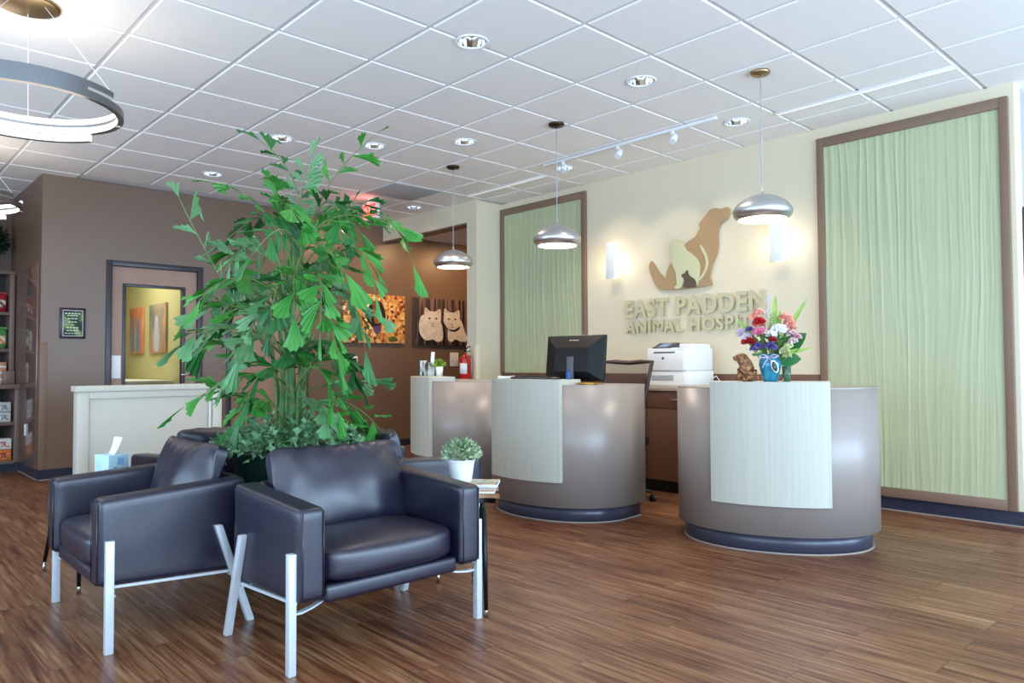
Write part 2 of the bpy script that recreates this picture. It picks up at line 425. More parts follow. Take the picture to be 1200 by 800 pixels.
# corner guards
b = nb(); box(b, XL-.06, XL+.004, YN-.004, YN+.0, .10, 1.33, .001); box(b, XL, XL+.004, YN-.004, YN+.06, .10, 1.33, .001); struct('trim_1', b, 'frame')
b = nb(); box(b, -6.48, -6.426, YF-.006, YF, .10, 1.32, .001); box(b, -6.432, -6.426, YF, YF+.05, .10, 1.32, .001); struct('trim_2', b, mat('cream_guard', '#e6dcc0', .5))
b = nb(); box(b, -6.606, -6.57, YF-.006, YF, .10, 1.32, .001); box(b, -6.606, -6.60, YF, YF+.05, .10, 1.32, .001); struct('trim_3', b, mat('cream_guard', '#e6dcc0', .5))
# brown header trim inside the corridor opening
b = nb(); box(b, XL, -6.60, YF+.01, YF+.17, 2.725, 2.74); struct('trim_4', b, 'frame')

# doors
def door(n, y0, y1, zt, glass):
    b = nb(); f = .055
    box(b, XL-.12, XL+.018, y0, y0+f, 0, zt, .004); box(b, XL-.12, XL+.018, y1-f, y1, 0, zt, .004); box(b, XL-.12, XL+.018, y0+f, y1-f, zt-f, zt, .004)
    root = obj('door_%d' % n, b, 'jamb'); root['kind'] = 'structure'
    a0, a1, t = y0+f+.004, y1-f-.004, zt-f-.004
    b = nb()
    if glass:
        g0, g1, gz0, gz1 = a0+.105, a1-.125, .5, 1.955
        box(b, XL-.07, XL-.02, a0, g0, .01, t); box(b, XL-.07, XL-.02, g1, a1, .01, t)
        box(b, XL-.07, XL-.02, g0, g1, gz1, t); box(b, XL-.07, XL-.02, g0, g1, .01, gz0)
        obj('door_leaf', b, 'doorwood', root)
        b = nb(); q = .028
        box(b, XL-.075, XL-.008, g0-.004, g0+q, gz0, gz1, .002); box(b, XL-.075, XL-.008, g1-q, g1+.004, gz0, gz1, .002)
        box(b, XL-.075, XL-.008, g0+q, g1-q, gz1-q, gz1, .002); box(b, XL-.075, XL-.008, g0+q, g1-q, gz0, gz0+q, .002)
        obj('pane_frame', b, 'jamb', root)
        b = nb(); box(b, XL-.05, XL-.044, g0+q, g1-q, gz0+q, gz1-q); obj('pane', b, 'glass', root)
    else:
        box(b, XL-.07, XL-.02, a0, a1, .01, t); obj('door_leaf', b, 'doorwood', root)
    b = nb(); tube(b, [(XL-.02, a1-.07, 1.0), (XL+.03, a1-.07, 1.0), (XL+.03, a1-.17, 1.0)], .009)
    obj('door_handle', b, 'steel', root)
door(1, D1[0], D1[1], D1[2], True)
door(2, D2[0], D2[1], D2[2], False)
# notice taped on the first door
b = nb(); box(b, XL-.0196, XL-.018, 2.185, 2.27, .97, 1.205)
tag(obj('paper_notice', b, 'paper'), 'white paper notice taped beside the glass of the brown door', 'notice')
# exam room behind the glass door
b = nb(); box(b, -12.0, XL-.12, 3.22, 3.3, 0, 2.7); struct('wall_exam_right', b, 'olive')
b = nb(); box(b, -12.1, -12.0, YN+.1, 3.3, 0, 2.7); struct('wall_exam_back', b, 'olive')
b = nb(); box(b, -12.0, XL-.12, YN+.1, 3.22, 2.62, 2.7); struct('ceiling_exam', b, 'ceil')
b = nb(); box(b, -12.0, XN, YN+.1, YN+.18, 0, 2.7); struct('wall_exam_left', b, 'olive')
l = bpy.data.lights.new('exam_room_light', 'AREA'); l.size = 1.0; l.energy = 30; l.color = (1, .93, .8)
lo = bpy.data.objects.new('exam_room_light', l); COL.objects.link(lo); lo.location = (-10.0, 2.4, 2.6)

# dark door frame in the grey return wall at the right edge
b = nb(); box(b, XR, XR+.02, 5.98, 6.04, 0.0, 2.15, .003); box(b, XR, XR+.02, 6.04, 6.9, 2.09, 2.15, .003); box(b, XR, XR+.02, 6.9, 6.96, 0, 2.15, .003)
o = obj('door_3', b, 'jamb'); o['kind'] = 'structure'
b = nb(); box(b, XR, XR+.008, 6.04, 6.9, 0.01, 2.09); obj('door_leaf', b, 'doorwood', o)

# ================================================================== CEILING FITTINGS
def spot(loc, power, color, size=1.9, blend=.7, r=.10):
    l = bpy.data.lights.new('spot_beam', 'SPOT'); l.energy = power; l.color = color; l.spot_size = size; l.spot_blend = blend; l.shadow_soft_size = r
    o = bpy.data.objects.new('spot_beam', l); COL.objects.link(o); o.location = loc; return o
WARM = (1, .82, .62)
def make_downlight(loc, label):
    t = thing('recessed_downlight', label, 'ceiling light', loc, 0, 'recessed downlights in the tiled ceiling')
    b = nb(); lathe(b, [(.100, 0), (.100, -.005), (.094, -.007), (.083, -.005), (.0815, .004)], 40); obj('trim_ring', b, 'grid', t)
    b = nb(); lathe(b, [(.0815, .002), (.080, .02), (.072, .05), (.058, .075), (.050, .080)], 40); obj('reflector', b, 'chrome', t)
    b = nb(); lathe(b, [(0, .070), (.03, .071), (.050, .079), (.050, .081)], 24); obj('lamp_lens', b, 'cool', t)
    return t
DL = [((-3.28, 2.75), 'recessed ceiling downlight nearest the camera, near the top edge'),
      ((-2.98, 3.97), 'recessed ceiling downlight in front of the right pendant, above the right desk'),
      ((-2.99, 5.20), 'recessed ceiling downlight beside the right end of the track light'),
      ((-4.81, 3.95), 'recessed ceiling downlight above the dark canopy of the left pendant'),
      ((-5.755, 2.765), 'recessed ceiling downlight just above the top of the palm'),
      ((-7.29, 2.785), 'recessed ceiling downlight near the brown wall above the glass door'),
      ((-7.24, 5.16), 'recessed ceiling downlight beside the exit sign'),
      ((-4.825, 5.20), 'recessed ceiling downlight at the left end of the track light'),
      ((-5.42, 3.45), 'recessed ceiling downlight behind the tip of the tallest palm frond')]
first = None
# the ceiling is pierced where a downlight sits: small can recess
for (x, y), lab in DL:
    if first is None: first = make_downlight((x, y, CE-.0), lab)
    else: dup(first, (x, y, CE), 0, lab)
    spot((x, y, CE-.02), 24, WARM)
for (x, y) in ((-1.0, 1.2), (-6.3, .3), (-8.6, .4), (.6, 4.2)): spot((x, y, CE-.02), 20, WARM)  # extra unseen spots without fittings, added out of frame to light the room
for (x, y, z, pw) in ((-7.4, 6.9, 2.82, 70), (-7.4, 6.0, 2.82, 55), (-7.3, 4.9, 2.94, 45)):  # warm beams with no fixture, added to wash the brown corridor wall
    s = spot((x, y, z), pw, (1, .62, .30)); s.rotation_euler = Vector((-.75, -.1, -.8)).to_track_quat('-Z', 'Y').to_euler()

# the pendants over the desks
def make_pendant(loc, drop, label):
    t = thing('pendant_lamp', label, 'pendant lamp', loc, 0, 'silver pendant lamps above the desks')
    b = nb(); lathe(b, [(0, 0), (.062, 0), (.062, -.012), (.052, -.022), (.008, -.024), (.006, -.035), (0, -.035)], 32); obj('canopy', b, 'canopy' if loc[0] > -3 else 'bronze', t)
    b = nb(); tube(b, [(0, 0, -.03), (0, 0, -drop+.01)], .0035, 6); obj('cable', b, 'lgrey', t)
    z = -drop
    b = nb(); prof = [(.008, .022), (.012, .008), (.030, .0), (.065, -.008), (.105, -.024), (.140, -.046), (.168, -.072), (.184, -.098), (.187, -.116), (.182, -.134), (.168, -.150), (.150, -.162)]
    inn = [(.166, -.147), (.178, -.130), (.181, -.114), (.176, -.098), (.16, -.074), (.13, -.048), (.07, -.018), (.02, -.010)]
    lathe(b, [(r, q+z) for r, q in prof], 64); sh = obj('lamp_shade', b, 'alu', t)
    b = nb(); lathe(b, [(.150, -.162+z)] + [(r, q+z) for r, q in inn], 64); obj('shade_lining', b, 'shadein', t)
    b = nb(); lathe(b, [(0, -.148+z), (.158, -.147+z), (.158, -.150+z), (0, -.151+z)], 40); obj('diffuser', b, 'glow', t)
    l = bpy.data.lights.new('pendant_bulb', 'SPOT'); l.energy = 26; l.color = (1, .85, .68); l.shadow_soft_size = .15; l.spot_size = 2.5; l.spot_blend = .6
    o = bpy.data.objects.new('pendant_bulb', l); COL.objects.link(o); o.location = (loc[0], loc[1], loc[2]+z-.19)
    return t
make_pendant((-2.364, 4.414, CE), .80, 'silver dome pendant lamp hanging above the right desk, before the sconce')
make_pendant((-3.967, 4.188, CE), .80, 'silver dome pendant lamp hanging above the middle desk, before the left green panel')
make_pendant((-5.49, 4.366, CE), .80, 'silver dome pendant lamp hanging above the left desk, farthest from the camera')

# stacked ring chandeliers
def ring_arc(bm, r, z0, z1, a0, a1, th, n=72, mi=0):
    k = max(2, int(n*abs(a1-a0)/(2*pi))); prof_n = []
    s = bmesh.new(); rows = []
    for i in range(k+1):
        a = a0+(a1-a0)*i/k; c, d = cos(a), sin(a)
        rows.append([s.verts.new((R*c, R*d, z)) for R, z in ((r, z0), (r, z1), (r-th, z1), (r-th, z0))])
    for i in range(k):
        for j in range(4):
            f = s.faces.new((rows[i][j], rows[i+1][j], rows[i+1][(j+1) % 4], rows[i][(j+1) % 4]))
    s.faces.new(rows[0]); s.faces.new(rows[-1][::-1])
    merge(bm, s, None, mi)
def make_ring(loc, label, ang):
    t = thing('ring_chandelier', label, 'chandelier', loc, 0, 'ring chandeliers along the left side')
    b = nb(); lathe(b, [(0, 0), (.15, 0), (.15, -.01), (.13, -.016), (0, -.018)], 40); obj('canopy', b, 'canopy', t)
    for k in range(3):
        a = ang+.6+k*2*pi/3; b = nb(); tube(b, [(.09*cos(a), .09*sin(a), -.016), (.44*cos(a), .44*sin(a), -.47)], .0016, 5); obj('suspension_wire', b, 'paper', t)
    R_ = radians
    # outer metal bands and the diffusers on their inner faces; each tier ends at its own angle
    for z0, z1, a0, a1, glow in ((-.498, -.466, 90, 408, (90, 384)), (-.550, -.514, 0, 360, (0, 360)), (-.592, -.556, 124, 330, (124.5, 329.5))):
        b = nb(); ring_arc(b, .450, z0, z1, R_(a0), R_(a1), .005, 120)
        ring_arc(b, .4499, z0-.003, z0, R_(glow[0]), R_(glow[1]), .030, 120); bo = obj('metal_band', b, 'band', t)
        b = nb(); ring_arc(b, .4440, z0+.0005, z1-.001, R_(glow[0]), R_(glow[1]), .020, 120); obj('light_band', b, 'ringglow', bo)
    b = nb(); ring_arc(b, .4499, -.5145, -.4975, R_(90), R_(385), .005, 120); obj('metal_band', b, 'band', t)
    for q in (88, 208, 328):
        b = nb(); box(b, .425, .444, -.010, .010, -.555, -.462, mtx=Matrix.Rotation(R_(q), 4, 'Z')); obj('bracket', b, 'lwhite', t)
    l = bpy.data.lights.new('ring_light', 'POINT'); l.energy = 9; l.color = (1, .84, .68); l.shadow_soft_size = .35
    o = bpy.data.objects.new('ring_light', l); COL.objects.link(o); o.location = (loc[0], loc[1], loc[2]-.62)
    l = bpy.data.lights.new('ring_uplight', 'POINT'); l.energy = .6; l.color = (1, .86, .74); l.shadow_soft_size = .3
    o = bpy.data.objects.new('ring_uplight', l); COL.objects.link(o); o.location = (loc[0], loc[1], loc[2]-.42)
    return t
make_ring((-4.49, .754, CE), 'large brushed metal ring chandelier with glowing inner bands, at top left', 2.35)
make_ring((-7.5, .80, CE), 'distant ring chandelier by the product shelf, at the left edge', 2.35)

# track light with three heads
t = thing('track_light', 'white track light with three small heads before the logo wall', 'track light', (0, 0, CE))
b = nb(); box(b, -4.86, -3.02, 4.945, 4.975, -.024, -.002, .003); obj('track', b, 'grid', t)
for x in (-4.62, -3.98, -3.42):
    b = nb(); box(b, x-.012, x+.012, 4.95, 4.97, -.05, -.02, .002)
    lathe(b, [(0, .05), (.018, .05), (.024, .03), (.030, -.03), (.026, -.03), (0, -.02)], 20, T(x, 4.975, -.085, rx=-.6)); obj('spot_head', b, 'grid', t)
    s = spot((x, 5.0, CE-.13), 10, (1, .86, .7), 1.1, .6, .03); s.rotation_euler = (.75, 0, 0)

# linear air slots
for x0, lab in ((-2.69, 'long white linear ceiling slot at right, before the right green panel'), (-6.345, 'long white linear ceiling slot at left, above the corridor column')):
    t = thing('linear_diffuser', lab, 'ceiling diffuser', (x0, 5.25, CE))
    b = nb(); box(b, 0, 1.22, -.032, .032, -.012, -.0, .003); obj('housing', b, 'grid', t)
    b = nb(); box(b, .01, 1.21, -.018, -.003, -.0135, -.011); box(b, .01, 1.21, .006, .016, -.0135, -.011); obj('slot', b, mat('slot_glow', '#f3f3ee', .5, emit=.35, ecol='#fff6e8'), t)  # faint glow put into the slot strips themselves
# vent
b = nb(); box(b, -6.94, -6.36, 4.305, 4.89, CE-.012, CE-.004, .002); 
for i in range(1, 12): box(b, -6.94+i*.0483-.002, -6.94+i*.0483+.002, 4.32, 4.875, CE-.014, CE-.011)
tag(obj('ceiling_vent', b, 'vent'), 'grey square perforated return air vent in the ceiling', 'vent')
# exit sign
t = thing('exit_sign', 'red glowing EXIT sign hanging from the ceiling', 'exit sign', (-7.17, 4.52, CE))
b = nb(); box(b, -.15, .15, -.02, .02, -.245, -.045, .004); box(b, -.05, .05, -.02, .02, -.045, 0); obj('housing', b, 'lwhite', t)
b = nb(); box(b, -.138, .138, -.0235, -.0195, -.235, -.055); obj('face_plate', b, 'exitplate', t)
tb = text_mesh('EXIT', .20, .003, .004, stretch=.62, align='CENTER'); b = nb(); merge(b, tb, T(0, -.0255, -.215)); obj('letters', b, 'redglow', t)
l = bpy.data.lights.new('exit_glow', 'POINT'); l.energy = .7; l.color = (1, .2, .15); l.shadow_soft_size = .05
o = bpy.data.objects.new('exit_glow', l); COL.objects.link(o); o.location = (-7.17, 4.42, CE-.12)

# ================================================================== LOGO WALL
# green wave panels
def wave_panel(x0, x1, z0, z1, seed, label, fb=.07):
    t = thing('wave_panel', label, 'wall panel', ((x0+x1)/2, YW, z0)); W = x1-x0; H = z1-z0; f = .055; ft = .075
    b = nb()
    box(b, -W/2, -W/2+f, -.035, 0, 0, H, .003); box(b, W/2-f, W/2, -.035, 0, 0, H, .003)
    box(b, -W/2+f, W/2-f, -.035, 0, H-ft, H, .003)
    if fb: box(b, -W/2+f, W/2-f, -.035, 0, 0, fb, .003)
    obj('frame', b, 'frame', t)
    a0, a1, c0, c1 = -W/2+f, W/2-f, fb or 0.0, H-ft
    def fn(u, v):
        x = a0+(a1-a0)*u; z = c0+(c1-c0)*v
        wv = x + .05*noise.noise(Vector((x*1.6+seed, z*.55, 3.1))) + .016*noise.noise(Vector((x*5, z*1.5+seed, 7)))
        r1 = 1-abs(noise.noise(Vector((wv*15, z*.45, seed))))*2.4; r2_ = 1-abs(noise.noise(Vector((wv*31+9, z*.7, seed+4))))*2.4
        amp = .35+.65*max(0, min(1, .5+noise.noise(Vector((x*2.4, z*.6, seed+5)))))
        h = amp*(.0050*max(0, r1)**2 + .0022*max(0, r2_)**2) + .002*noise.noise(Vector((x*7, z*.6, seed)))
        return (x, -.016-h, z)
    b = nb(); grid_surf(b, fn, int((a1-a0)/.0036), 90, flip=False); obj('rippled_sheet', b, 'green', t)
wave_panel(-2.64, -1.33, .10, 2.885, 3.0, 'tall brown framed green rippled wall panel at right of the lettering')
wave_panel(-6.42, -5.10, 1.00, 2.905, 11.0, 'brown framed green rippled wall panel behind the middle desk', fb=0)

# sconces
for x, z0, z1, lab in ((-4.722, 1.945, 2.31, 'lit rectangular wall sconce left of the dog and cat emblem'), (-2.965, 1.93, 2.305, 'lit rectangular wall sconce behind the right pendant lamp')):
    t = thing('wall_sconce', lab, 'wall lamp', (x, YW, z0)); H = z1-z0
    b = nb(); box(b, -.045, .045, -.012, 0, .03, H-.03, .002); obj('back_plate', b, 'lwhite', t)
    b = nb(); box(b, -.048, .048, -.085, -.013, .006, H-.006, .006); obj('diffuser', b, mat('sconce_glow', '#fff4e0', .5, emit=1.5, ecol='#fff0da'), t)
    b = nb(); box(b, -.056, .056, -.094, -.086, 0, H, .003); obj('front_plate', b, mat('sconce_plate', '#dfe3df', .4), t)
    for s in (-1, 1):
        l = bpy.data.lights.new('sconce_light', 'AREA'); l.shape = 'RECTANGLE'; l.size = .05; l.size_y = H-.06; l.energy = .5; l.color = (1, .86, .70)
        o = bpy.data.objects.new('sconce_light', l); COL.objects.link(o); o.location = (x+s*.052, YW-.05, z0+H/2)
        o.rotation_euler = Vector((s, .75, 0)).to_track_quat('-Z', 'Z').to_euler()

# emblem
DOG = [(-3.434, 2.468), (-3.422, 2.439), (-3.432, 2.388), (-3.47, 2.356), (-3.513, 2.339), (-3.535, 2.297), (-3.548, 2.23), (-3.541, 2.168), (-3.551, 2.093), (-3.577, 2.035), (-3.604, 1.991), (-3.628, 1.917), (-3.632, 1.856), (-3.612, 1.827), (-3.607, 1.8), (-3.703, 1.785), (-3.921, 1.779), (-4.159, 1.789), (-4.217, 1.835), (-4.256, 1.912), (-4.285, 1.98), (-4.294, 2.03), (-4.27, 2.086), (-4.234, 2.041), (-4.196, 1.98), (-4.138, 1.917), (-4.099, 1.898), (-4.089, 1.961), (-4.059, 2.023), (-4.021, 2.051), (-3.897, 2.188), (-3.841, 2.221), (-3.777, 2.244), (-3.75, 2.28), (-3.722, 2.315), (-3.736, 2.356), (-3.703, 2.39), (-3.658, 2.43), (-3.623, 2.471), (-3.57, 2.481), (-3.502, 2.459), (-3.468, 2.469)]
CAT = [(-3.98, 2.262), (-4.019, 2.203), (-4.063, 2.184), (-4.048, 2.142), (-4.02, 2.115), (-4.03, 2.052), (-4.016, 2.002), (-3.984, 1.951), (-3.976, 1.871), (-3.973, 1.823), (-3.999, 1.809), (-3.996, 1.789), (-3.949, 1.786), (-3.911, 1.81), (-3.905, 1.849), (-3.865, 1.83), (-3.757, 1.789), (-3.738, 1.842), (-3.728, 1.911), (-3.722, 1.988), (-3.753, 2.046), (-3.824, 2.109), (-3.87, 2.138), (-3.893, 2.196), (-3.924, 2.215), (-3.952, 2.243)]
TAIL = [(-3.725, 2.163), (-3.699, 2.102), (-3.673, 2.06), (-3.66, 1.997), (-3.675, 1.937), (-3.711, 1.886), (-3.738, 1.858), (-3.729, 1.842), (-3.684, 1.884), (-3.652, 1.935), (-3.637, 1.995), (-3.647, 2.058), (-3.672, 2.107), (-3.705, 2.163)]
RAB = [(-3.849, 1.954), (-3.873, 1.937), (-3.882, 1.921), (-3.91, 1.92), (-3.919, 1.898), (-3.892, 1.879), (-3.887, 1.831), (-3.906, 1.794), (-3.847, 1.787), (-3.76, 1.787), (-3.76, 1.829), (-3.783, 1.866), (-3.828, 1.892), (-3.845, 1.922)]
def smooth_poly(P, it=2):
    for _ in range(it):
        Q = []
        for i in range(len(P)):
            a, c = P[i], P[(i+1) % len(P)]
            Q += [(a[0]*.8+c[0]*.2, a[1]*.8+c[1]*.2), (a[0]*.2+c[0]*.8, a[1]*.2+c[1]*.8)]
        P = Q
    return P
def wallshape(P, y0, y1, ox, oz, it=2):
    """outline in the xz-plane, solid between y0 and y1 (y1 nearer the wall)"""
    b = nb(); P = smooth_poly([(x-ox, z-oz) for x, z in P], it)
    prism(b, P, -y1, -y0, Matrix.Rotation(pi/2, 4, 'X'))
    return b
t = thing('wall_emblem', 'dog, cat and rabbit silhouette emblem mounted on the beige wall', 'wall emblem', (-3.86, YW, 1.78))
obj('dog_silhouette', wallshape(DOG, -.03, 0-.012, -3.86, 1.78), 'dogtan', t)
b = wallshape(CAT, -.038, -.030, -3.86, 1.78); b2 = wallshape(TAIL, -.038, -.030, -3.86, 1.78); merge(b, b2)
obj('cat_silhouette', b, 'catgreen', t)
obj('rabbit_silhouette', wallshape(RAB, -.046, -.038, -3.86, 1.78), 'rabbrown', t)
# lettering, one mesh per letter
def lettering(s, x0, x1, z, cap, bold, lab):
    t = thing('wall_lettering', lab, 'sign lettering', (x0, YW, z))
    size = cap/.73
    # advance widths measured from a trial line
    pos = []; full = text_mesh(s, size, .02, bold, spacing=1.13); W = max(v.co.x for v in full.verts)-min(v.co.x for v in full.verts); mn = min(v.co.x for v in full.verts); full.free()
    st = (x1-x0)/W
    for i, ch in enumerate(s):
        if ch == ' ': continue
        pre = text_mesh(s[:i+1], size, .02, bold, spacing=1.13); xr = max(v.co.x for v in pre.verts); pre.free()
        g = text_mesh(ch, size, .02, 0.0 if ch == 'M' else bold); gr = max(v.co.x for v in g.verts)
        b = nb(); merge(b, g, Matrix.Translation(((xr-mn)*st, 0, 0)) @ Matrix.Diagonal((st, 1, 1, 1)) @ Matrix.Translation((-gr, -.022, 0)))
        obj('letter', b, 'sage_letter', t)
lettering('EAST PADDEN', -4.59, -3.10, 1.548, .172, .0085, 'raised sage letters EAST PADDEN, upper line on the beige wall')
lettering('ANIMAL HOSPITAL', -4.59, -3.02, 1.395, .120, .0058, 'raised sage letters ANIMAL HOSPITAL, lower line on the beige wall')

# back counter: units with a drawer and a door, one worktop, backsplash
CY = 5.24
def make_unit(x, w, label):
    t = thing('base_cabinet', label, 'cabinet', (x, YW, 0), 0, 'brown base cabinets along the logo wall')
    d = YW-CY
    b = nb(); box(b, 0, w, -d+.02, -.002, .10, .86); box(b, 0, w, -d+.07, -.002, 0, .10, mi=1); obj('carcass', b, ['cabinet', 'black'], t)
    b = nb(); box(b, .003, w-.003, -d, -d+.019, .715, .857, .002); dr = obj('drawer', b, 'cabinet', t)
    b = nb(); tube(b, [(w/2-.05, -d, .79), (w/2-.05, -d-.025, .79), (w/2+.05, -d-.025, .79), (w/2+.05, -d, .79)], .005); obj('handle', b, 'steel', dr)
    b = nb(); box(b, .003, w-.003, -d, -d+.019, .105, .709, .002); obj('door', b, 'cabinet', t)
    return t
n = 6; w0 = (6.42-2.66)/n
u0 = None
labs = ['brown base cabinet at the left end of the back counter, beside the column', 'brown base cabinet behind the left part of the middle desk', 'brown base cabinet hidden behind the middle desk and computer',
        'brown base cabinet with drawer, under the office chair end of the counter', 'brown base cabinet with drawer below the printer, seen between the desks', 'brown base cabinet behind the right desk, beside the tall green panel']
for i in range(n):
    x = -6.42+i*w0
    if u0 is None: u0 = make_unit(x, w0-.002, labs[0])
    else: dup(u0, (x, YW, 0), 0, labs[i])
b = nb(); box(b, -6.42, -2.65, CY-.02, YW-.002, .862, .895, .004); box(b, -6.42, -2.65, YW-.022, YW-.002, .895, 1.0, .003, mi=1)
tag(obj('back_counter_top', b, ['counter', 'cabinet']), 'long beige worktop with brown backsplash along the logo wall', 'counter')
# ================================================================== RECEPTION DESKS
DA, DB, DP, DLEN = .597, .48, 2.1, .18
def desk_plan(ins=0.0, n=48):
    a, bb = DA-ins, DB-ins; P = []
    for i in range(n+1):
        t = -pi/2+pi*i/n
        sx = (1 if sin(t) >= 0 else -1)*abs(sin(t))**(2/DP)
        P.append((a*sx, DB-bb*max(0, cos(t))**(2/DP)))
    return [(-a, DB+DLEN)] + P + [(a, DB+DLEN)]
def front_y(x, off):
    a, bb = DA+off, DB+off
    return DB-bb*max(0, 1-abs(x/a)**DP)**(1/DP)
def make_desk(loc, rz, label):
    t = thing('reception_desk', label, 'reception desk', loc, rz, 'curved reception desks')
    b = nb(); P = desk_plan(); prism(b, P, .105, .942, smooth=False)
    for f in b.faces:
        if abs(f.normal.z) < .5: f.smooth = True
    body = obj('body', b, 'taupe', t)
    b = nb(); prism(b, desk_plan(.001), .942, .948); obj('top', b, 'taupe', t)
    b = nb(); prism(b, desk_plan(.045), .007, .105)
    for f in b.faces:
        if abs(f.normal.z) < .5: f.smooth = True
    prism(b, desk_plan(.036), 0, .007, mi=1); obj('plinth', b, ['deskbase', 'caulk'], t)
    # curved pale front panel standing off the body and its ledge
    x0, x1, n = -.345, .315, 20
    o = [(x0+(x1-x0)*i/n, front_y(x0+(x1-x0)*i/n, .032)) for i in range(n+1)]
    q = [(x, front_y(x, .004)) for x, _ in o]
    b = nb(); prism(b, o + q[::-1], .28, .985)
    obj('front_panel', b, 'panel', t)
    b = nb(); prism(b, [(x, y+.0321) for x, y in o] + [(x1, .27), (x0, .27)], .9485, .985); obj('ledge', b, 'panel', t)
    return t
RD = make_desk((-2.10, 3.985, 0), .45, 'right curved reception desk, carrying the flower vase')
MD = make_desk((-3.815, 3.655, 0), .08, 'middle curved reception desk, carrying the computer monitor')
LD = make_desk((-5.605, 4.025, 0), -.37, 'left curved reception desk, farthest, partly behind the middle one')
def on_desk(D, x, y, z=0.0):
    a = D.rotation_euler.z; l = D.location
    return (l[0]+x*cos(a)-y*sin(a), l[1]+x*sin(a)+y*cos(a), z)

# ---- monitor
t = thing('computer_monitor', 'black computer monitor seen from behind on the middle desk', 'monitor', on_desk(MD, .14, .43, .948), .10)
b = nb(); W, H = .265, .17
def mz(z): return .05+z
ti = radians(-6)
mm = T(0, 0, .19, rx=ti)
box(b, -W, W, .0, .03, -H, H, .006, mtx=mm); obj('bezel', b, 'black', t)
b = nb(); s = bmesh.new()
A = [s.verts.new(p) for p in ((-W+.005, 0, -H+.005), (W-.005, 0, -H+.005), (W-.005, 0, H-.005), (-W+.005, 0, H-.005))]
B = [s.verts.new(p) for p in ((-W*.58, -.045, -H*.62), (W*.58, -.045, -H*.62), (W*.58, -.045, H*.42), (-W*.58, -.045, H*.42))]
for i in range(4): s.faces.new((A[i], A[(i+1) % 4], B[(i+1) % 4], B[i]))
s.faces.new(B); merge(b, s, mm); obj('back_shell', b, 'black', t)
b = nb(); g = text_mesh('DELL', .038, .002, .001, align='CENTER'); merge(b, g, mm @ T(0, -.0175, H-.041, rx=-.62)); obj('maker_mark', b, 'lgrey', t)
b = nb(); box(b, -.03, .03, -.062, -.05, .012, .17, .003); box(b, -.03, .03, -.06, -.044, .14, .20, .002); obj('stand', b, mat('stand_grey', '#55585b', .45), t)
b = nb(); lathe(b, [(0, 0), (.11, 0), (.11, .006), (.09, .013), (0, .014)], 32, Matrix.Diagonal((1.1, .8, 1, 1))); obj('stand_base', b, 'black', t)
b = nb(); box(b, -W+.012, W-.012, .0301, .031, -H+.012, H-.012, mtx=mm); obj('screen', b, mat('dark_screen', '#0b0d10', .15), t)
# keyboard, router, cables, phone, cup of pens
t = thing('keyboard', 'dark computer keyboard lying on the middle desk left of the monitor', 'keyboard', on_desk(MD, -.02, .15, .985), .12)
b = nb(); box(b, -.17, .17, -.065, .065, 0, .014, .004); obj('case', b, 'dgrey', t)
b = nb()
for i in range(14):
    for j in range(5): box(b, -.163+i*.0234, -.163+i*.0234+.020, -.058+j*.023, -.058+j*.023+.019, .013, .020)
obj('keys', b, 'black', t)
t = thing('card_terminal', 'white and black card terminal at the left corner of the middle desk ledge', 'card reader', on_desk(MD, -.27, .13, .985), .4)
b = nb(); box(b, -.06, .06, -.04, .04, 0, .022, .009); obj('case', b, 'lwhite', t)
b = nb(); box(b, -.02, .05, -.035, .035, .0215, .027, .002); obj('display', b, 'black', t)
b = nb()
import random as _r
_q = _r.Random(3)
for k in range(3):
    pts = []
    for i in range(26):
        u = i/25; pts.append((-.2+.34*u, .02*sin(u*9+k*2)+.03*k, .006+.028*abs(sin(u*6.5+k))*(1-abs(2*u-1))+.004))
    tube(b, pts, .003, 6)
o = obj('cable_tangle', b, 'black'); o.location = on_desk(MD, -.11, .235, .985); o.rotation_euler.z = .1
tag(o, 'loose black cables heaped beside the keyboard on the middle desk', 'cable')
t = thing('computer_mouse', 'small black wireless mouse beside the monitor stand on the middle desk', 'mouse', on_desk(MD, .21, .12, .985))
b = nb(); sphere(b, (0, 0, .0), .03, 14, sc=(1, 1.6, .6)); bmesh.ops.bisect_plane(b, geom=b.verts[:]+b.edges[:]+b.faces[:], plane_co=(0, 0, 0.0005), plane_no=(0, 0, 1), clear_inner=True); obj('shell', b, 'black', t)
t = thing('blue_pump_bottle', 'small blue bottle standing before the monitor on the middle desk', 'bottle', on_desk(MD, .262, .20, .985))
b = nb(); lathe(b, [(0, 0), (.018, 0), (.019, .005), (.019, .045), (.012, .055), (0, .056)], 20); obj('bottle_body', b, 'navy', t)
b = nb(); lathe(b, [(0, .055), (.008, .055), (.008, .068), (0, .069)], 12); obj('cap', b, mat('cap_blue', '#1d3f9a', .4), t)
t = thing('brass_card_tray', 'shallow golden tray below the monitor corner on the middle desk', 'tray', on_desk(MD, .40, .24, .949), .2)
b = nb(); box(b, -.07, .07, -.03, .03, 0, .003); box(b, -.07, .07, -.03, -.027, 0, .014); box(b, -.07, .07, .027, .03, 0, .014); box(b, -.07, -.067, -.03, .03, 0, .014); box(b, .067, .07, -.03, .03, 0, .014); obj('tray_body', b, mat('gold_tray', '#b98a3a', .35, metal=.8), t)
b = nb(); box(b, -.05, .03, -.022, .022, .003, .012); obj('cards', b, 'paper', t)

# ---- office chair between middle desk and counter
t = thing('office_chair', 'black mesh-backed office chair behind the middle desk', 'office chair', (-3.83, 4.70, 0), radians(15))
b = nb()
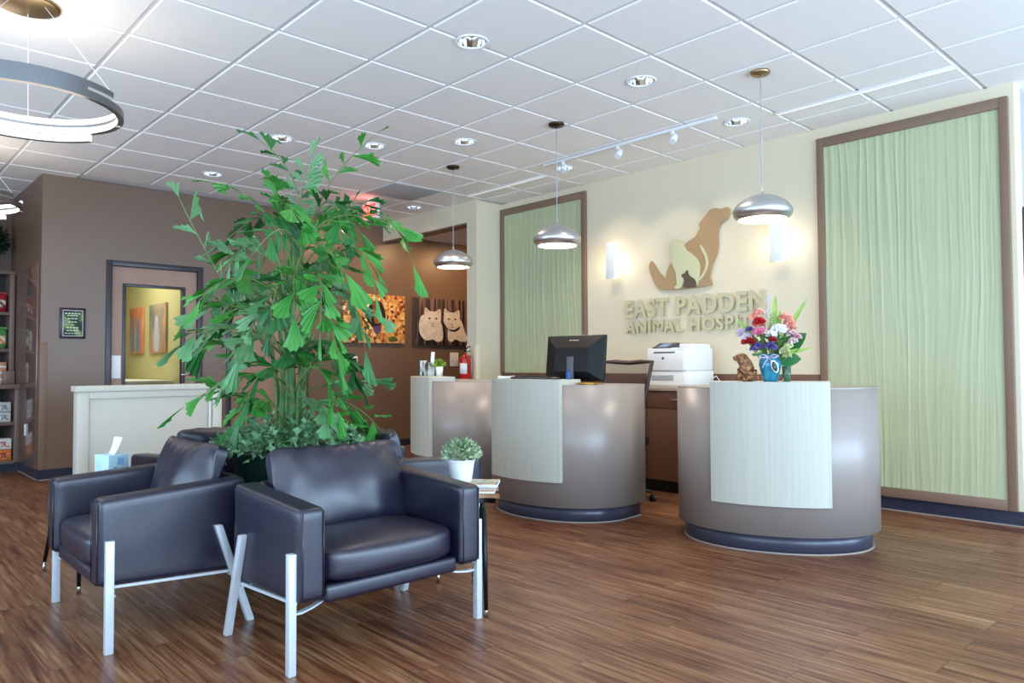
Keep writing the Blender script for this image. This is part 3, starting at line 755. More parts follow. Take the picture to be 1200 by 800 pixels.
# local: sitter faces -y, back at +y
def bp_(u, v):     # u -1..1 across, v 0..1 up
    wdt = .12+.105*v
    return Vector((u*wdt, .23-.05*(1-u*u)*-1-.02+.05*v, .56+.55*v - .02*(u*u)*0 + .0))
fr = [bp_(-1, 0), bp_(-1, .35), bp_(-1, .7), bp_(-1, 1), bp_(-.5, 1.0), bp_(0, .985), bp_(.5, 1.0), bp_(1, 1), bp_(1, .7), bp_(1, .35), bp_(1, 0), bp_(.5, -.04), bp_(0, -.06), bp_(-.5, -.04), bp_(-1, 0)]
tube(b, fr, .019, 8); obj('back_frame', b, mat('chair_frame', '#30221f', .4), t)
b = nb(); grid_surf(b, lambda u, v: bp_(u*2-1, v), 12, 12); obj('back_mesh', b, 'mesh', t)
b = nb(); tube(b, [(0, .29, .60), (0, .31, .45), (0, .22, .40), (0, .05, .42)], .022, 10); obj('back_support', b, 'black', t)
b = nb(); merge(b, pillow_box(0, 0, .47, .48, .46, .09, (0, 0, .012), power=5)); obj('seat', b, 'black', t)
b = nb(); lathe(b, [(0, .10), (.03, .10), (.03, .25), (.018, .25), (.018, .42), (0, .42)], 16); obj('gas_lift', b, 'black', t)
for i in range(5):
    a = i*2*pi/5+.35; b = nb(); tube(b, [(0, 0, .12), (.16*cos(a), .16*sin(a), .10), (.29*cos(a), .29*sin(a), .075)], .022, 8, r1=.014); lg = obj('base_arm', b, 'black', t)
    b = nb(); c = (.30*cos(a), .30*sin(a))
    for s_ in (-.018, .018): lathe(b, [(0, -.01), (.028, -.01), (.028, .01), (0, .01)], 16, T(c[0]-s_*sin(a), c[1]+s_*cos(a), .028) @ Matrix.Rotation(a, 4, 'Z') @ Matrix.Rotation(pi/2, 4, 'X'))
    obj('caster', b, 'black', lg)

# ---- printer
t = thing('laser_printer', 'white laser printer on the back counter', 'printer', (-3.76, 5.53, .895), 0)
b = nb(); box(b, -.21, .21, -.21, .20, 0, .135, .008); box(b, -.20, .205, -.22, .20, .135, .335, .016, 3); box(b, -.19, .19, -.10, .19, .33, .368, .014, 3); obj('body', b, 'lwhite', t)
b = nb(); box(b, -.185, .185, -.227, -.215, .14, .30, .004); obj('front_cover', b, 'lwhite', t)
b = nb(); box(b, -.12, .10, -.2292, -.222, .288, .300, .002); obj('cover_recess', b, 'dgrey', t)
b = nb(); box(b, -.195, .195, -.218, -.205, .012, .125, .005); tr = obj('paper_tray', b, 'lwhite', t)
b = nb(); box(b, -.15, .08, -.2186, -.212, .05, .10, .002)
for i in range(9): box(b, -.14+i*.023, -.128+i*.023, -.222, -.216, .055, .095)
obj('tray_grille', b, 'lgrey', tr)
b = nb(); hexa(b, [(-.15, -.215, .318), (.06, -.215, .318), (.06, -.09, .335), (-.15, -.09, .335), (-.15, -.215, .335), (.06, -.215, .335), (.06, -.09, .382), (-.15, -.09, .382)], .006); cp = obj('control_panel', b, 'dgrey', t)
b = nb(); hexa(b, [(-.09, -.195, .343), (.0, -.195, .343), (.0, -.12, .3710), (-.09, -.12, .3710), (-.09, -.195, .3445), (.0, -.195, .3445), (.0, -.12, .3735), (-.09, -.12, .3735)]); obj('display', b, 'screen', cp)
b = nb(); lathe(b, [(0, 0), (.012, 0), (.012, .003), (0, .003)], 20, T(-.02, -.2265, .245, rx=pi/2)); obj('round_badge', b, mat('badge', '#5b5f66', .4), t)
b = nb(); tube(b, [(.23, .12, .06), (.27, .14, .09), (.29, .16, .05), (.31, .2, .02)], .004, 6); obj('power_cable', b, 'lwhite', t)

# ---- flower vase with bouquet
VX, VY = .02, .09
vl = on_desk(RD, -.005, .105, .985)
def flower_obj(name, bm, m, p): return obj(name, bm, m, p)
rf = random.Random(5)
t = thing('flower_bouquet', 'mixed flower bouquet in a blue glass vase on the right desk', 'bouquet', vl, radians(20))
b = nb(); lathe(b, [(0, 0), (.038, 0), (.044, .01), (.052, .05), (.064, .10), (.060, .125), (.046, .14), (.050, .155), (.056, .16), (.052, .158), (.042, .14), (.055, .12), (.06, .10), (.047, .05), (.038, .012), (0, .010)], 32)
vz = obj('vase', b, mat('blue_glass', '#4cb6d0', .06, spec=.8, trans=.35, vary=(18, '#1c83a4', (1, 1, .4))), t)
b = nb(); 
for s_ in (-1, 1):
    tube(b, [(0, -.052, .142), (s_*.03, -.06, .158), (s_*.055, -.058, .150), (s_*.03, -.062, .138), (0, -.054, .142)], .005, 6)
    tube(b, [(0, -.054, .142), (s_*.02, -.066, .11), (s_*.035, -.068, .08)], .004, 6)
tube(b, [(.05*cos(q*pi/12), .05*sin(q*pi/12), .142) for q in range(25)], .004, 6)
obj('ribbon_bow', b, mat('lilac_ribbon', '#b6b3cf', .4), t)
TG = T(.034, -.068, .088, rx=pi/2+.15, rz=.35) @ Matrix.Rotation(.35, 4, 'Z') @ Matrix.Diagonal((.62, 1.3, 1, 1))
b = nb(); lathe(b, [(0, 0), (.03, 0), (.03, .002), (0, .002)], 20, TG); tg = obj('oval_gift_tag', b, 'paper', t)
b = nb(); lathe(b, [(0, .0022), (.023, .0022), (.023, .003), (0, .003)], 16, TG); obj('tag_mark', b, mat('tag_green', '#25483f', .5), tg)
def ruffle(b, c, r, n, rr, flat=.75):
    for i in range(n):
        a = rr.uniform(0, 2*pi); e = rr.uniform(.0, 1.3); d = Vector((cos(a)*cos(e), sin(a)*cos(e), sin(e)))
        s = bmesh.new(); w = r*.5; pts = [(0, 0, 0), (w*.6, -.0, r*.6), (w*.5, .0, r*1.0), (w*.15, .004, r*.93), (-w*.2, 0, r*1.03), (-w*.6, .004, r*.9), (-w*.55, 0, r*.55)]
        v = [s.verts.new(p) for p in pts]; s.faces.new(v)
        q = d.to_track_quat('Z', 'Y').to_matrix().to_4x4()
        merge(b, s, Matrix.Translation(c) @ q @ Matrix.Rotation(rr.uniform(0, 3), 4, 'Z'))
# photo-left is local -x
FL = [((-.115, -.03, .225), .036, '#c9202a', 'carnation'), ((-.045, -.075, .335), .033, '#c01a24', 'carnation'), ((-.045, -.09, .275), .036, '#ee8cab', 'carnation'), ((.028, -.09, .235), .022, '#a01a2c', 'carnation'),
      ((-.155, 0, .275), .034, '#e6d9e8', 'daisy'), ((-.125, -.03, .255), .028, '#efe2ee', 'daisy'), ((.055, -.06, .290), .036, '#f4f0f0', 'daisy'), ((.02, -.08, .268), .026, '#f6f2ee', 'daisy'), ((.075, -.03, .300), .026, '#efebee', 'daisy'),
      ((-.105, -.05, .300), .020, '#6f58a4', 'statice'), ((-.055, -.08, .20), .024, '#66509c', 'statice'), ((.015, -.09, .20), .026, '#62509a', 'statice'), ((.03, -.07, .19), .02, '#6f58a4', 'statice'), ((-.085, -.06, .185), .018, '#6f58a4', 'statice'),
      ((-.085, .0, .37), .030, '#f4aa92', 'gladiolus'), ((-.06, .0, .40), .028, '#f8bda8', 'gladiolus'), ((.095, -.02, .36), .032, '#f6ad98', 'gladiolus'), ((.11, .0, .33), .030, '#f2a590', 'gladiolus'), ((.125, -.01, .305), .024, '#eaa793', 'gladiolus'),
      ((.125, -.03, .27), .022, '#e7c3c4', 'alstroemeria'), ((.15, -.02, .25), .024, '#e3b4b8', 'alstroemeria'), ((.135, -.04, .225), .024, '#e9cfcb', 'alstroemeria'), ((.11, -.05, .20), .022, '#d9d7a4', 'alstroemeria'), ((.09, -.06, .17), .026, '#cfd59a', 'alstroemeria'), ((.10, -.05, .145), .022, '#c6cf93', 'alstroemeria')]
cm = {}
for c, r, col, nm in FL:
    if col not in cm: cm[col] = mat('petal_'+nm, col, .55)
    b = nb(); ruffle(b, Vector(c)*1.0, r*1.28, 40, rf); fo = obj(nm+'_flower', b, cm[col], t)
    b = nb(); tube(b, [(c[0]*.15, c[1]*.15, .13), (c[0]*.6, c[1]*.5, c[2]*.7), c], .0022, 5); obj('flower_stem', b, 'rachis', fo)
def blade(b, base, tip, wdt, rr, n=8, droop=0.0, ragged=0.0, up_=Vector((0, 0, 1))):
    base, tip = Vector(base), Vector(tip); d = (tip-base); side = d.cross(Vector((0, -1, .2))).normalized()
    if side.length < .1: side = Vector((1, 0, 0))
    L_ = []; R_ = []; C_ = []
    nn = side.cross(d).normalized()
    for i in range(n+1):
        u = i/n; w = wdt*sin(pi*min(1, .08+u*.92))**.8; c = base+d*u - Vector((0, 0, droop*u*u))
        C_.append(b.verts.new(c)); L_.append(b.verts.new(c+side*w+nn*w*.25)); R_.append(b.verts.new(c-side*w+nn*w*.25))
    for i in range(n):
        f = b.faces.new((C_[i], L_[i], L_[i+1], C_[i+1])); f.smooth = True
        f = b.faces.new((R_[i], C_[i], C_[i+1], R_[i+1])); f.smooth = True
mgl = mat('fresh_leaf', '#7fa53f', .45, vary=(20, '#a3bf55'))
for base, tip, w_ in (((0, 0, .16), (.035, .02, .51), .022), ((.03, 0, .18), (.215, .0, .49), .015), ((-.02, 0, .16), (-.19, -.02, .385), .014), ((.02, 0, .15), (.23, .01, .195), .014), ((-.02, .02, .16), (-.085, .04, .44), .012), ((.02, .02, .2), (.06, .03, .42), .02)):
    b = nb(); blade(b, base, tip, w_, rf, droop=.0); obj('blade_leaf', b, mgl, t)
mdl = mat('dark_round_leaf', '#2c6a35', .35)
b = nb(); blade(b, (.03, .02, .15), (.20, .03, .28), .055, rf); obj('broad_leaf', b, mdl, t)
b = nb(); blade(b, (.03, .02, .13), (.17, .03, .13), .045, rf); obj('broad_leaf', b, mdl, t)
b = nb()
for i in range(70):
    a = rf.uniform(0, 2*pi); r = rf.uniform(.02, .12); z = rf.uniform(.15, .27); c = Vector((r*cos(a)*1.1, r*sin(a)*.6, z)); e = c+Vector((rf.uniform(-.04, .04), rf.uniform(-.05, .01), rf.uniform(-.01, .035)))
    blade(b, c, e, .009, rf, n=3)
obj('filler_leaves', b, mat('filler_green', '#3d7a38', .5, vary=(30, '#5d9448')), t)
b = nb(); tube(b, [(0, 0, .15), (-.005, -.02, .35), (.0, -.02, .52)], .002, 5)
for i in range(46):
    z = .33+.19*i/46; a = i*2.4; r = .022*(1-.6*i/46)+.003; sphere(b, (r*cos(a)-.003, r*sin(a)-.02, z), rf.uniform(.0035, .0062), 6, sc=(1, 1, .7))
obj('white_spike', b, mat('white_spike_petals', '#c9c5c4', .5), t)

t = thing('water_glass', 'clear green-tinted glass tumbler right of the blue vase', 'glass', on_desk(RD, .085, .10, .985))
b = nb(); lathe(b, [(0, 0), (.022, 0), (.026, .09), (.024, .09), (.020, .006), (0, .006)], 24); obj('tumbler', b, mat('green_glass', '#a8c9a8', .05, trans=.85, ior=1.3), t)
b = nb(); lathe(b, [(0, .007), (.0198, .007), (.022, .05), (0, .05)], 20); obj('pebbles', b, mat('pebbles', '#6f8a63', .6, vary=(80, '#a9b792')), t)

# curly dog figurine
t = thing('dog_figurine', 'brown curly-haired sitting dog figurine left of the blue vase', 'figurine', on_desk(RD, -.135, .10, .985), radians(205))
me = bpy.data.meshes.new('body'); 
vs = [((0, 0, .045), .058), ((.0, 0, .085), .050), ((.012, 0, .118), .038), ((.030, 0, .142), .040), ((.062, 0, .138), .024), ((.034, -.026, .05), .019), ((.044, -.026, .012), .016), ((.034, .026, .05), .019), ((.044, .026, .012), .016), ((-.01, -.034, .022), .022), ((.028, -.036, .010), .012), ((-.01, .034, .022), .022), ((.028, .036, .010), .012), ((-.045, 0, .02), .012), ((-.07, .015, .015), .009)]
es = [(0, 1), (1, 2), (2, 3), (3, 4), (1, 5), (5, 6), (1, 7), (7, 8), (0, 9), (9, 10), (0, 11), (11, 12), (0, 13), (13, 14)]
me.from_pydata([v[0] for v in vs], es, []); body = bpy.data.objects.new('body', me); COL.objects.link(body)
sk = body.modifiers.new('skin', 'SKIN')
for i, v in enumerate(vs): me.skin_vertices[0].data[i].radius = (v[1], v[1])
me.skin_vertices[0].data[0].use_root = True
body.modifiers.new('sub', 'SUBSURF').levels = 3
dg = bpy.context.evaluated_depsgraph_get(); m2 = bpy.data.meshes.new_from_object(body.evaluated_get(dg)); bpy.data.objects.remove(body)
b = nb(); b.from_mesh(m2); sphere(b, (.058, 0, .137), .019, 16, sc=(1.15, .9, .85))
for v in b.verts:
    n_ = noise.noise(v.co*75)+.5*noise.noise(v.co*160); v.co += v.normal*.006*n_
for f in b.faces: f.smooth = True
mfur = mat('curly_brown', '#a8703f', .45, vary=(60, '#4a2812'))
obj('body', b, mfur, t)
for s_ in (-1, 1):
    b = nb(); merge(b, pillow_box(0, 0, 0, .028, .018, .056, (0, 0, 0), nu=8, power=2.4), T(.026, s_*.036, .126, rx=s_*.15))
    for v in b.verts: v.co += Vector((0, s_, 0))*.003*noise.noise(v.co*120)
    obj('ear', b, mfur, t)
b = nb(); sphere(b, (.074, 0, .142), .007, 10); 
for s_ in (-1, 1): sphere(b, (.056, s_*.014, .154), .004, 8)
obj('nose_and_eyes', b, 'black', t)

# ---- things on the left desk
t = thing('brochure_holder', 'clear holder of printed cards on the left desk', 'brochure holder', on_desk(LD, -.30, .20, .985), .15)
b = nb(); box(b, -.10, .09, -.04, -.038, 0, .10); box(b, -.10, .09, .038, .04, 0, .13); box(b, -.10, -.098, -.04, .04, 0, .11); box(b, .088, .09, -.04, .04, 0, .11); box(b, -.10, .09, -.04, .04, 0, .002); obj('acrylic_case', b, 'glass', t)
mp_ = ramp_noise_material('printed_cards', 24, [(.38, '#2f3034'), (.47, '#c8cccb'), (.6, '#f0f1ef')], sc3=(1, 1, .5))
for k, (x0_, x1_, z_) in enumerate(((-.095, -.01, .15), (0.0, .05, .13), (.055, .085, .11))):
    b = nb(); box(b, x0_, x1_, -.03+k*.008, -.022+k*.008, .003, z_); obj('card_stack', b, mp_, t)
b = nb(); box(b, .0, .045, .01, .013, .003, .235, mtx=T(0, 0, 0, rx=-.08)); obj('tall_card', b, 'paper', t)
t = thing('succulent_plant', 'little bright green plant behind the brochure holder on the left desk', 'plant', on_desk(LD, -.185, .27, .985))
b = nb(); lathe(b, [(0, 0), (.03, 0), (.038, .09), (.034, .09), (.03, .08), (0, .08)], 20); obj('pot', b, 'lwhite', t)
b = nb(); 
for i in range(60):
    a = rf.uniform(0, 2*pi); e = rf.uniform(.2, 1.4); d = Vector((cos(a)*cos(e), sin(a)*cos(e), sin(e))); blade(b, Vector((0, 0, .09)), Vector((0, 0, .09))+d*.085, .006, rf, n=3)
obj('leaves', b, mat('lime_leaf', '#7fa53a', .5), t)

# fire extinguisher on the column
t = thing('fire_extinguisher', 'red fire extinguisher with white label on the beige column', 'fire extinguisher', (-6.53, YF-.085, .90))
b = nb(); lathe(b, [(0, 0), (.060, 0), (.066, .008), (.066, .245), (.058, .275), (.035, .30), (.022, .305), (.022, .32), (0, .32)], 32); obj('cylinder', b, 'red', t)
b = nb()
lathe(b, [(.0665, .09), (.0668, .09), (.0668, .21), (.0665, .21)], 16, ang=1.5, a0=-pi/2-.35); obj('label', b, 'paper', t)
b = nb(); tube(b, [(0, 0, .31), (0, 0, .345)], .014, 10); hexa(b, [(-.02, -.01, .335), (.09, -.01, .345), (.09, .01, .345), (-.02, .01, .335), (-.02, -.01, .342), (.09, -.01, .353), (.09, .01, .353), (-.02, .01, .342)]); tube(b, [(-.02, 0, .345), (.02, 0, .375), (.06, 0, .40), (.085, 0, .395)], .007, 6); obj('valve_handle', b, 'black', t)
b = nb(); tube(b, [(.01, -.02, .33), (.05, -.04, .32), (.078, -.03, .27), (.082, -.01, .12)], .009, 8); obj('hose', b, mat('hose', '#b33a28', .5), t)
b = nb(); box(b, -.03, .03, .066, .085, .05, .30, .003); obj('bracket', b, 'steel', t)
# switches
def plate(y, z, w_, h, lab, n=1):
    t = thing('light_switch', lab, 'switch', (XL, y, z)); b = nb(); box(b, 0, .008, -w_/2, w_/2, -h/2, h/2, .003); obj('cover_plate', b, 'lwhite', t)
    for k in range(n):
        yy = -w_/2+w_*(k+.5)/n; b = nb(); box(b, .007, .013, yy-.017, yy+.017, -.033, .033, .003); obj('rocker', b, 'lwhite', t)
plate(6.65, 1.17, .155, .20, 'white wall switch plate on the brown wall beneath the cats picture', 2)
t = thing('thermostat', 'white thermostat on the brown wall below the dog picture', 'thermostat', (XL, 5.01, 1.15)); b = nb(); box(b, 0, .02, -.045, .045, -.06, .06, .005); obj('case', b, 'lwhite', t); b = nb(); box(b, .019, .022, -.028, .028, -.02, .035); obj('display', b, 'dgrey', t)
t = thing('fire_alarm_strobe', 'small white alarm strobe high on the brown wall behind the palm', 'alarm', (XL, 4.85, 2.82)); b = nb(); box(b, 0, .03, -.04, .04, -.05, .05, .006); obj('housing', b, 'lwhite', t); b = nb(); lathe(b, [(0, 0), (.024, 0), (.018, .012), (0, .016)], 20, T(.029, 0, 0, ry=pi/2)); obj('speaker_disc', b, 'dgrey', t)

# ---- pictures on the brown wall
def picture(y0, y1, z0, z1, m, name, lab):
    t = thing(name, lab, 'picture', (XL, (y0+y1)/2, (z0+z1)/2)); W, H = (y1-y0)/2, (z1-z0)/2
    b = nb(); box(b, 0.002, .04, -W, W, -H, H, .002); obj('canvas', b, m, t)
    return t, W, H
def flat(P, t, m, name, W, H, d, th=.0015, it=2):
    """outline with px in 0..1 x (right) and 0..1 z (up)"""
    b = nb(); Q = smooth_poly([((p[0]*2-1)*W, (p[1]*2-1)*H) for p in P], it)
    prism(b, Q, d, d+th, Matrix(((0, 0, 1, 0), (1, 0, 0, 0), (0, 1, 0, 0), (0, 0, 0, 1)))); return obj(name, b, m, t)
def blob(cx, cz, rx, rz, n=14): return [(cx+rx*cos(2*pi*i/n), cz+rz*sin(2*pi*i/n)) for i in range(n)]
leaf_mat = ramp_noise_material('autumn_leaves', 26, [(0, '#4a1a08'), (.15, '#8a3a10'), (.3, '#c87a2c'), (.5, '#dba451'), (.7, '#e8c67e'), (.85, '#b85a1c'), (1, '#f0d8a0')], kind='voronoi')
t, W, H = picture(4.83, 5.77, 1.385, 2.02, leaf_mat, 'dog_picture', 'canvas picture of a spaniel among orange autumn leaves')
mdk = mat('spaniel_dark', '#1b0f0c', .5); mor = mat('spaniel_tan', '#9a5420', .5)
flat([(.38, .40), (.36, .62), (.42, .80), (.48, .86), (.58, .86), (.64, .78), (.68, .55), (.66, .42), (.60, .40), (.56, .30), (.46, .30), (.42, .40)], t, mdk, 'dog_head', W, H, .0400)
flat([(.47, .84), (.46, .66), (.48, .48), (.50, .40), (.58, .40), (.59, .52), (.57, .68), (.57, .84)], t, mor, 'dog_muzzle', W, H, .0416)
flat(blob(.525, .60, .022, .03), t, mdk, 'dog_nose', W, H, .0432)
flat(blob(.49, .74, .012, .018), t, mdk, 'dog_eye', W, H, .0432); flat(blob(.555, .74, .012, .018), t, mdk, 'dog_eye', W, H, .0432)
flat([(.46, .34), (.48, .22), (.55, .18), (.60, .24), (.60, .36)], t, mat('purple_tag', '#5a3d63', .5), 'bandana', W, H, .0416)
flat([(.74, .02), (.72, .10), (.80, .16), (.86, .12), (.86, .04)], t, mat('moss', '#4f5a1e', .6), 'grass_patch', W, H, .0400)
cat_bg = ramp_noise_material('dark_curtain', 2.2, [(.40, '#140d10'), (.5, '#2a1a1c'), (.56, '#8a6560'), (.62, '#3a2424')], sc3=(1, 5, .15))
t, W, H = picture(5.92, 6.89, 1.375, 2.02, cat_bg, 'cats_picture', 'canvas picture of two white cats side by side')
mcat = mat('white_fur', '#cfc4b6', .6, vary=(14, '#e6ddd0')); mshade = mat('fur_marking', '#9c8c80', .6)
for k, ox in enumerate((.0, .40)):
    q = lambda P: [(x+ox*(1 if k else 1), z) for x, z in P]
    if k == 0: flat([(.10, .22), (.08, .42), (.12, .62), (.22, .66), (.40, .60), (.50, .44), (.52, .20), (.50, .08), (.40, .06), (.34, .12), (.20, .08)], t, mcat, 'cat_body', W, H, .0400)
    else: flat([(.60, .30), (.62, .50), (.80, .62), (.88, .50), (.92, .30), (.98, .18), (.96, .08), (.84, .08), (.74, .14), (.68, .06), (.60, .10)], t, mcat, 'cat_body', W, H, .0400)
    hx = .33 if k == 0 else .68
    flat([(hx-.16, .50), (hx-.15, .66), (hx-.14, .82), (hx-.06, .72), (hx+.05, .72), (hx+.14, .80), (hx+.15, .62), (hx+.14, .48), (hx+.06, .36), (hx, .32), (hx-.08, .37)], t, mcat, 'cat_head', W, H, .0416, it=1)
    for s_ in (-1, 1):
        flat([(hx+s_*.13-.01, .76), (hx+s_*.13+.01, .76), (hx+s_*.085+.015, .70), (hx+s_*.085-.015, .70)], t, mat('cat_ear', '#b08f86', .6), 'cat_ear', W, H, .0432)
        flat(blob(hx+s_*.06, .57, .022, .020), t, mat('cat_eye', '#3a3a30', .3), 'cat_eye', W, H, .0432)
    flat(blob(hx, .455, .02, .022), t, mshade, 'cat_nose', W, H, .0432); flat(blob(hx, .40, .035, .012), t, mshade, 'cat_mouth', W, H, .0432)
flat([(.60, .36), (.66, .30), (.74, .29), (.82, .36), (.83, .42), (.80, .40), (.73, .33), (.66, .34)], t, 'black', 'cat_collar', W, H, .0445)
# plaque
t = thing('award_plaque', 'small dark framed plaque with green certificate on the brown wall', 'plaque', (XL, 1.822, 1.523))
b = nb(); W, H = .112, .152
box(b, 0, .018, -W, W, -H, H, .002); obj('backing_board', b, mat('plaque_wood', '#2a161a', .3), t)
b = nb(); box(b, .0181, .0195, -W+.022, W-.022, -H+.022, H-.022); obj('silver_border', b, 'lgrey', t)
b = nb(); box(b, .0196, .0205, -W+.030, W-.030, -H+.030, H-.030); obj('certificate', b, ramp_noise_material('certificate', 7, [(.35, '#0c1712'), (.5, '#1d3a2a'), (.62, '#7f9a55'), (.7, '#5b7a92')]), t)
for z_, w_, h_ in ((.095, .07, .012), (.075, .05, .010), (.045, .045, .010), (.012, .04, .010), (-.015, .012, .010), (-.045, .055, .012), (-.072, .055, .012), (-.100, .07, .007)):
    b = nb(); 
    n_ = max(2, int(w_/.012)); 
    for i in range(n_): box(b, .0206, .0212, -w_+i*(2*w_/n_), -w_+(i+.72)*(2*w_/n_), z_-h_/2, z_+h_/2)
    obj('engraved_line', b, mat('pale_ink', '#cfd8b4', .5), t)
# pictures in the exam room
for k, (x0_, x1_, c_, lab) in enumerate(((-11.35, -10.78, '#c9764a', 'left one of two bright pictures seen through the glass door'), (-10.50, -9.86, '#8d8a78', 'right one of two bright pictures seen through the glass door'))):
    t = thing('exam_room_picture', lab, 'picture', ((x0_+x1_)/2, 3.22, 1.585), 0, None); W = (x1_-x0_)/2
    b = nb(); box(b, -W, W, -.03, -.002, -.32, .32, .002); obj('canvas', b, ramp_noise_material('canvas_paint', 2.0, [(.3, '#5c4a52'), (.45, c_), (.62, '#d8a07a')], sc3=(1.5, 1, .8)), t)
    for q in range(2 if k == 0 else 1):
        cx_ = (-W*.45+q*W*.8) if k == 0 else -.02; s_ = 1 if k == 0 else 1.5
        P = [(cx_-.05*s_, -.30), (cx_-.075*s_, -.1), (cx_-.045*s_, .06), (cx_-.045*s_, .13), (cx_, .19), (cx_+.045*s_, .13), (cx_+.045*s_, .06), (cx_+.075*s_, -.1), (cx_+.06*s_, -.30)]
        b = nb(); prism(b, smooth_poly(P, 1), .0305, .032, Matrix.Rotation(pi/2, 4, 'X')); obj('painted_figure', b, mat('painted_figure', '#5f86b0' if k == 0 else '#b8bcd0', .6), t)
t = thing('wall_cupboard', 'pale cupboard at left behind the glass of the door', 'cupboard', (-11.4, YN+.35, 0)); 
b = nb(); box(b, -.5, .3, -.2, .2, 1.5, 2.3, .004); obj('carcass', b, 'white', t); b = nb(); box(b, .301, .315, -.19, .19, 1.51, 2.29, .003); obj('door', b, 'white', t)
t = thing('exam_counter', 'pale low counter in the room behind the glass door', 'counter', (-10.9, 2.9, 0))
b = nb(); box(b, -.5, 1.3, -.3, .3, 0, .88); obj('carcass', b, 'olive', t); b = nb(); box(b, -.52, 1.32, -.32, .3, .88, .92, .005); obj('worktop', b, 'white', t)

# ---- half wall
t = thing('low_partition', 'cream panelled low partition behind the left armchair', 'partition', (-6.3, 1.95, 0))
b = nb(); box(b, -.12, 0, -.535, .545, 0, .90, .003); obj('core', b, mat('cream_panel', '#c6c1b1', .5), t)
mcr = mat('cream_trim', '#cdc8b8', .5)
b = nb(); box(b, 0, .014, -.535, -.46, .0, .90, .003); box(b, 0, .014, .47, .545, 0, .90, .003); box(b, 0, .014, -.46, .47, .845, .90, .003); box(b, 0, .014, -.46, .47, 0, .12, .003); obj('stile_frame', b, mcr, t)
b = nb(); box(b, -.145, .03, -.55, .55, .90, .945, .006, 3); obj('cap_rail', b, mcr, t)
b = nb(); box(b, .015, .02, .435, .45, .12, .845); obj('white_edge_strip', b, 'lwhite', t)
b = nb(); box(b, -.03, .05, .55, .60, .925, .95, .01); box(b, -.02, .04, .55, .59, .885, .925, .004, mi=1); obj('gate_latch', b, ['lwhite', 'black'], t)

# ---- product shelving in the nook
SX = XN   # back against the nook wall
t = thing('product_shelf', 'brown built-in product shelving in the left nook', 'shelving', (SX, 1.03, 0))
msh = mat('shelf_laminate', '#7d675c', .4); mbk = mat('shelf_back', '#1c1a1c', .6)
UD, LDp = .33, .70
b = nb(); box(b, 0, LDp, .465, .51, 0.10, .865, .002); obj('lower_side_panel', b, msh, t)
b = nb(); box(b, 0, LDp, -.9, -.86, .10, .865, .002); obj('lower_side_panel', b, msh, t)
b = nb(); box(b, 0, UD, .465, .51, .91, 2.10, .002); obj('upper_side_panel', b, msh, t)
b = nb(); box(b, 0, UD, -.9, -.86, .91, 2.10, .002); obj('upper_side_panel', b, msh, t)
b = nb(); box(b, 0, .02, -.86, .465, .10, 2.1); obj('back_panel', b, mbk, t)
b = nb(); box(b, 0, LDp-.05, -.9, .51, 0, .10); obj('plinth', b, 'base', t)
b = nb(); box(b, 0, LDp+.02, -.92, .515, .865, .910, .003); box(b, UD+.02, UD+.06, .40, .51, .91, 1.05, .003); obj('counter_ledge', b, msh, t)
for z_, d_ in ((.12, LDp), (.52, LDp), (1.29, UD), (1.69, UD)):
    b = nb(); box(b, .02, d_, -.86, .465, z_-.035, z_, .002); obj('shelf_board', b, msh, t)
b = nb(); box(b, 0, UD+.01, -.92, .515, 2.10, 2.135, .003); obj('top_board', b, msh, t)
# goods
def bag(name, y, z, w_, h, col, col2, lab, x=UD-.12, d=.10, grp=None):
    t = thing(name, lab, 'package', (SX+x, 1.08+y, z), 0, grp)
    b = nb(); merge(b, pillow_box(0, 0, h*.46, d, w_, h*.95, (.008, 0, 0), nu=8, power=4)); box(b, -.004, .004, -w_/2, w_/2, h*.88, h, 0); obj('pouch', b, mat(name+'_wrap', col, .35), t)
    b = nb(); box(b, d/2+.001, d/2+.008, -w_*.36, w_*.36, h*.22, h*.60, .002); obj('print_panel', b, ramp_noise_material('print', 16, [(.4, col2), (.55, '#efe8da'), (.65, col)]), t)
    return t
def carton(name, x, y, z, d, w_, h, col, col2, lab, grp=None):
    t = thing(name, lab, 'package', (SX+x, 1.08+y, z), 0, grp)
    b = nb(); box(b, -d/2, d/2, -w_/2, w_/2, 0, h, .004); obj('carton', b, mat(name+'_card', col, .5), t)
    b = nb(); box(b, d/2, d/2+.001, -w_*.42, w_*.42, h*.15, h*.72); obj('print_panel', b, ramp_noise_material('print', 20, [(.42, col2), (.55, col), (.66, '#f4efe4')]), t)
    return t
bag('treat_pouch', .33, 1.69, .15, .22, '#a3202a', '#5b0f14', 'red and white treat pouch on the top shelf')
bag('treat_pouch', .16, 1.69, .16, .20, '#8c1c24', '#3c1014', 'second red pouch on the top shelf, cut by the picture edge')
bag('food_pouch', .33, 1.29, .16, .24, '#4e8a4a', '#d8762c', 'green and orange food pouch on the second shelf')
bag('food_pouch', .15, 1.29, .15, .23, '#dcdccf', '#4e8a4a', 'pale food pouch left of the green and orange one')
for i in range(7): carton('small_carton', UD-.08, .34, .91+i*.034, .12, .11, .033, '#d9d2c2' if i % 2 else '#c8865a', '#b4622e', ('bottom', 'second from bottom', 'third from bottom', 'middle', 'fifth from bottom', 'second from top', 'top')[i]+' flat carton, '+('white' if i % 2 else 'orange')+', of the stack on the shelf ledge', 'flat cartons stacked on the shelf ledge')
for i in range(2): carton('food_tray_pack', LDp-.16, .27, .52+i*.105, .2, .24, .10, '#c9c7bf', '#5d6b7a', ('upper' if i else 'lower')+' pale grey food pack on the shelf below the ledge')
for i in range(2): carton('food_box', LDp-.16, .27, .12+i*.115, .2, .26, .11, ('#d8762c', '#e8e2d6')[i], ('#8a2c14', '#b4322e')[i], ('orange food box on the bottom shelf', 'white and red food pack on top of the orange box')[i])
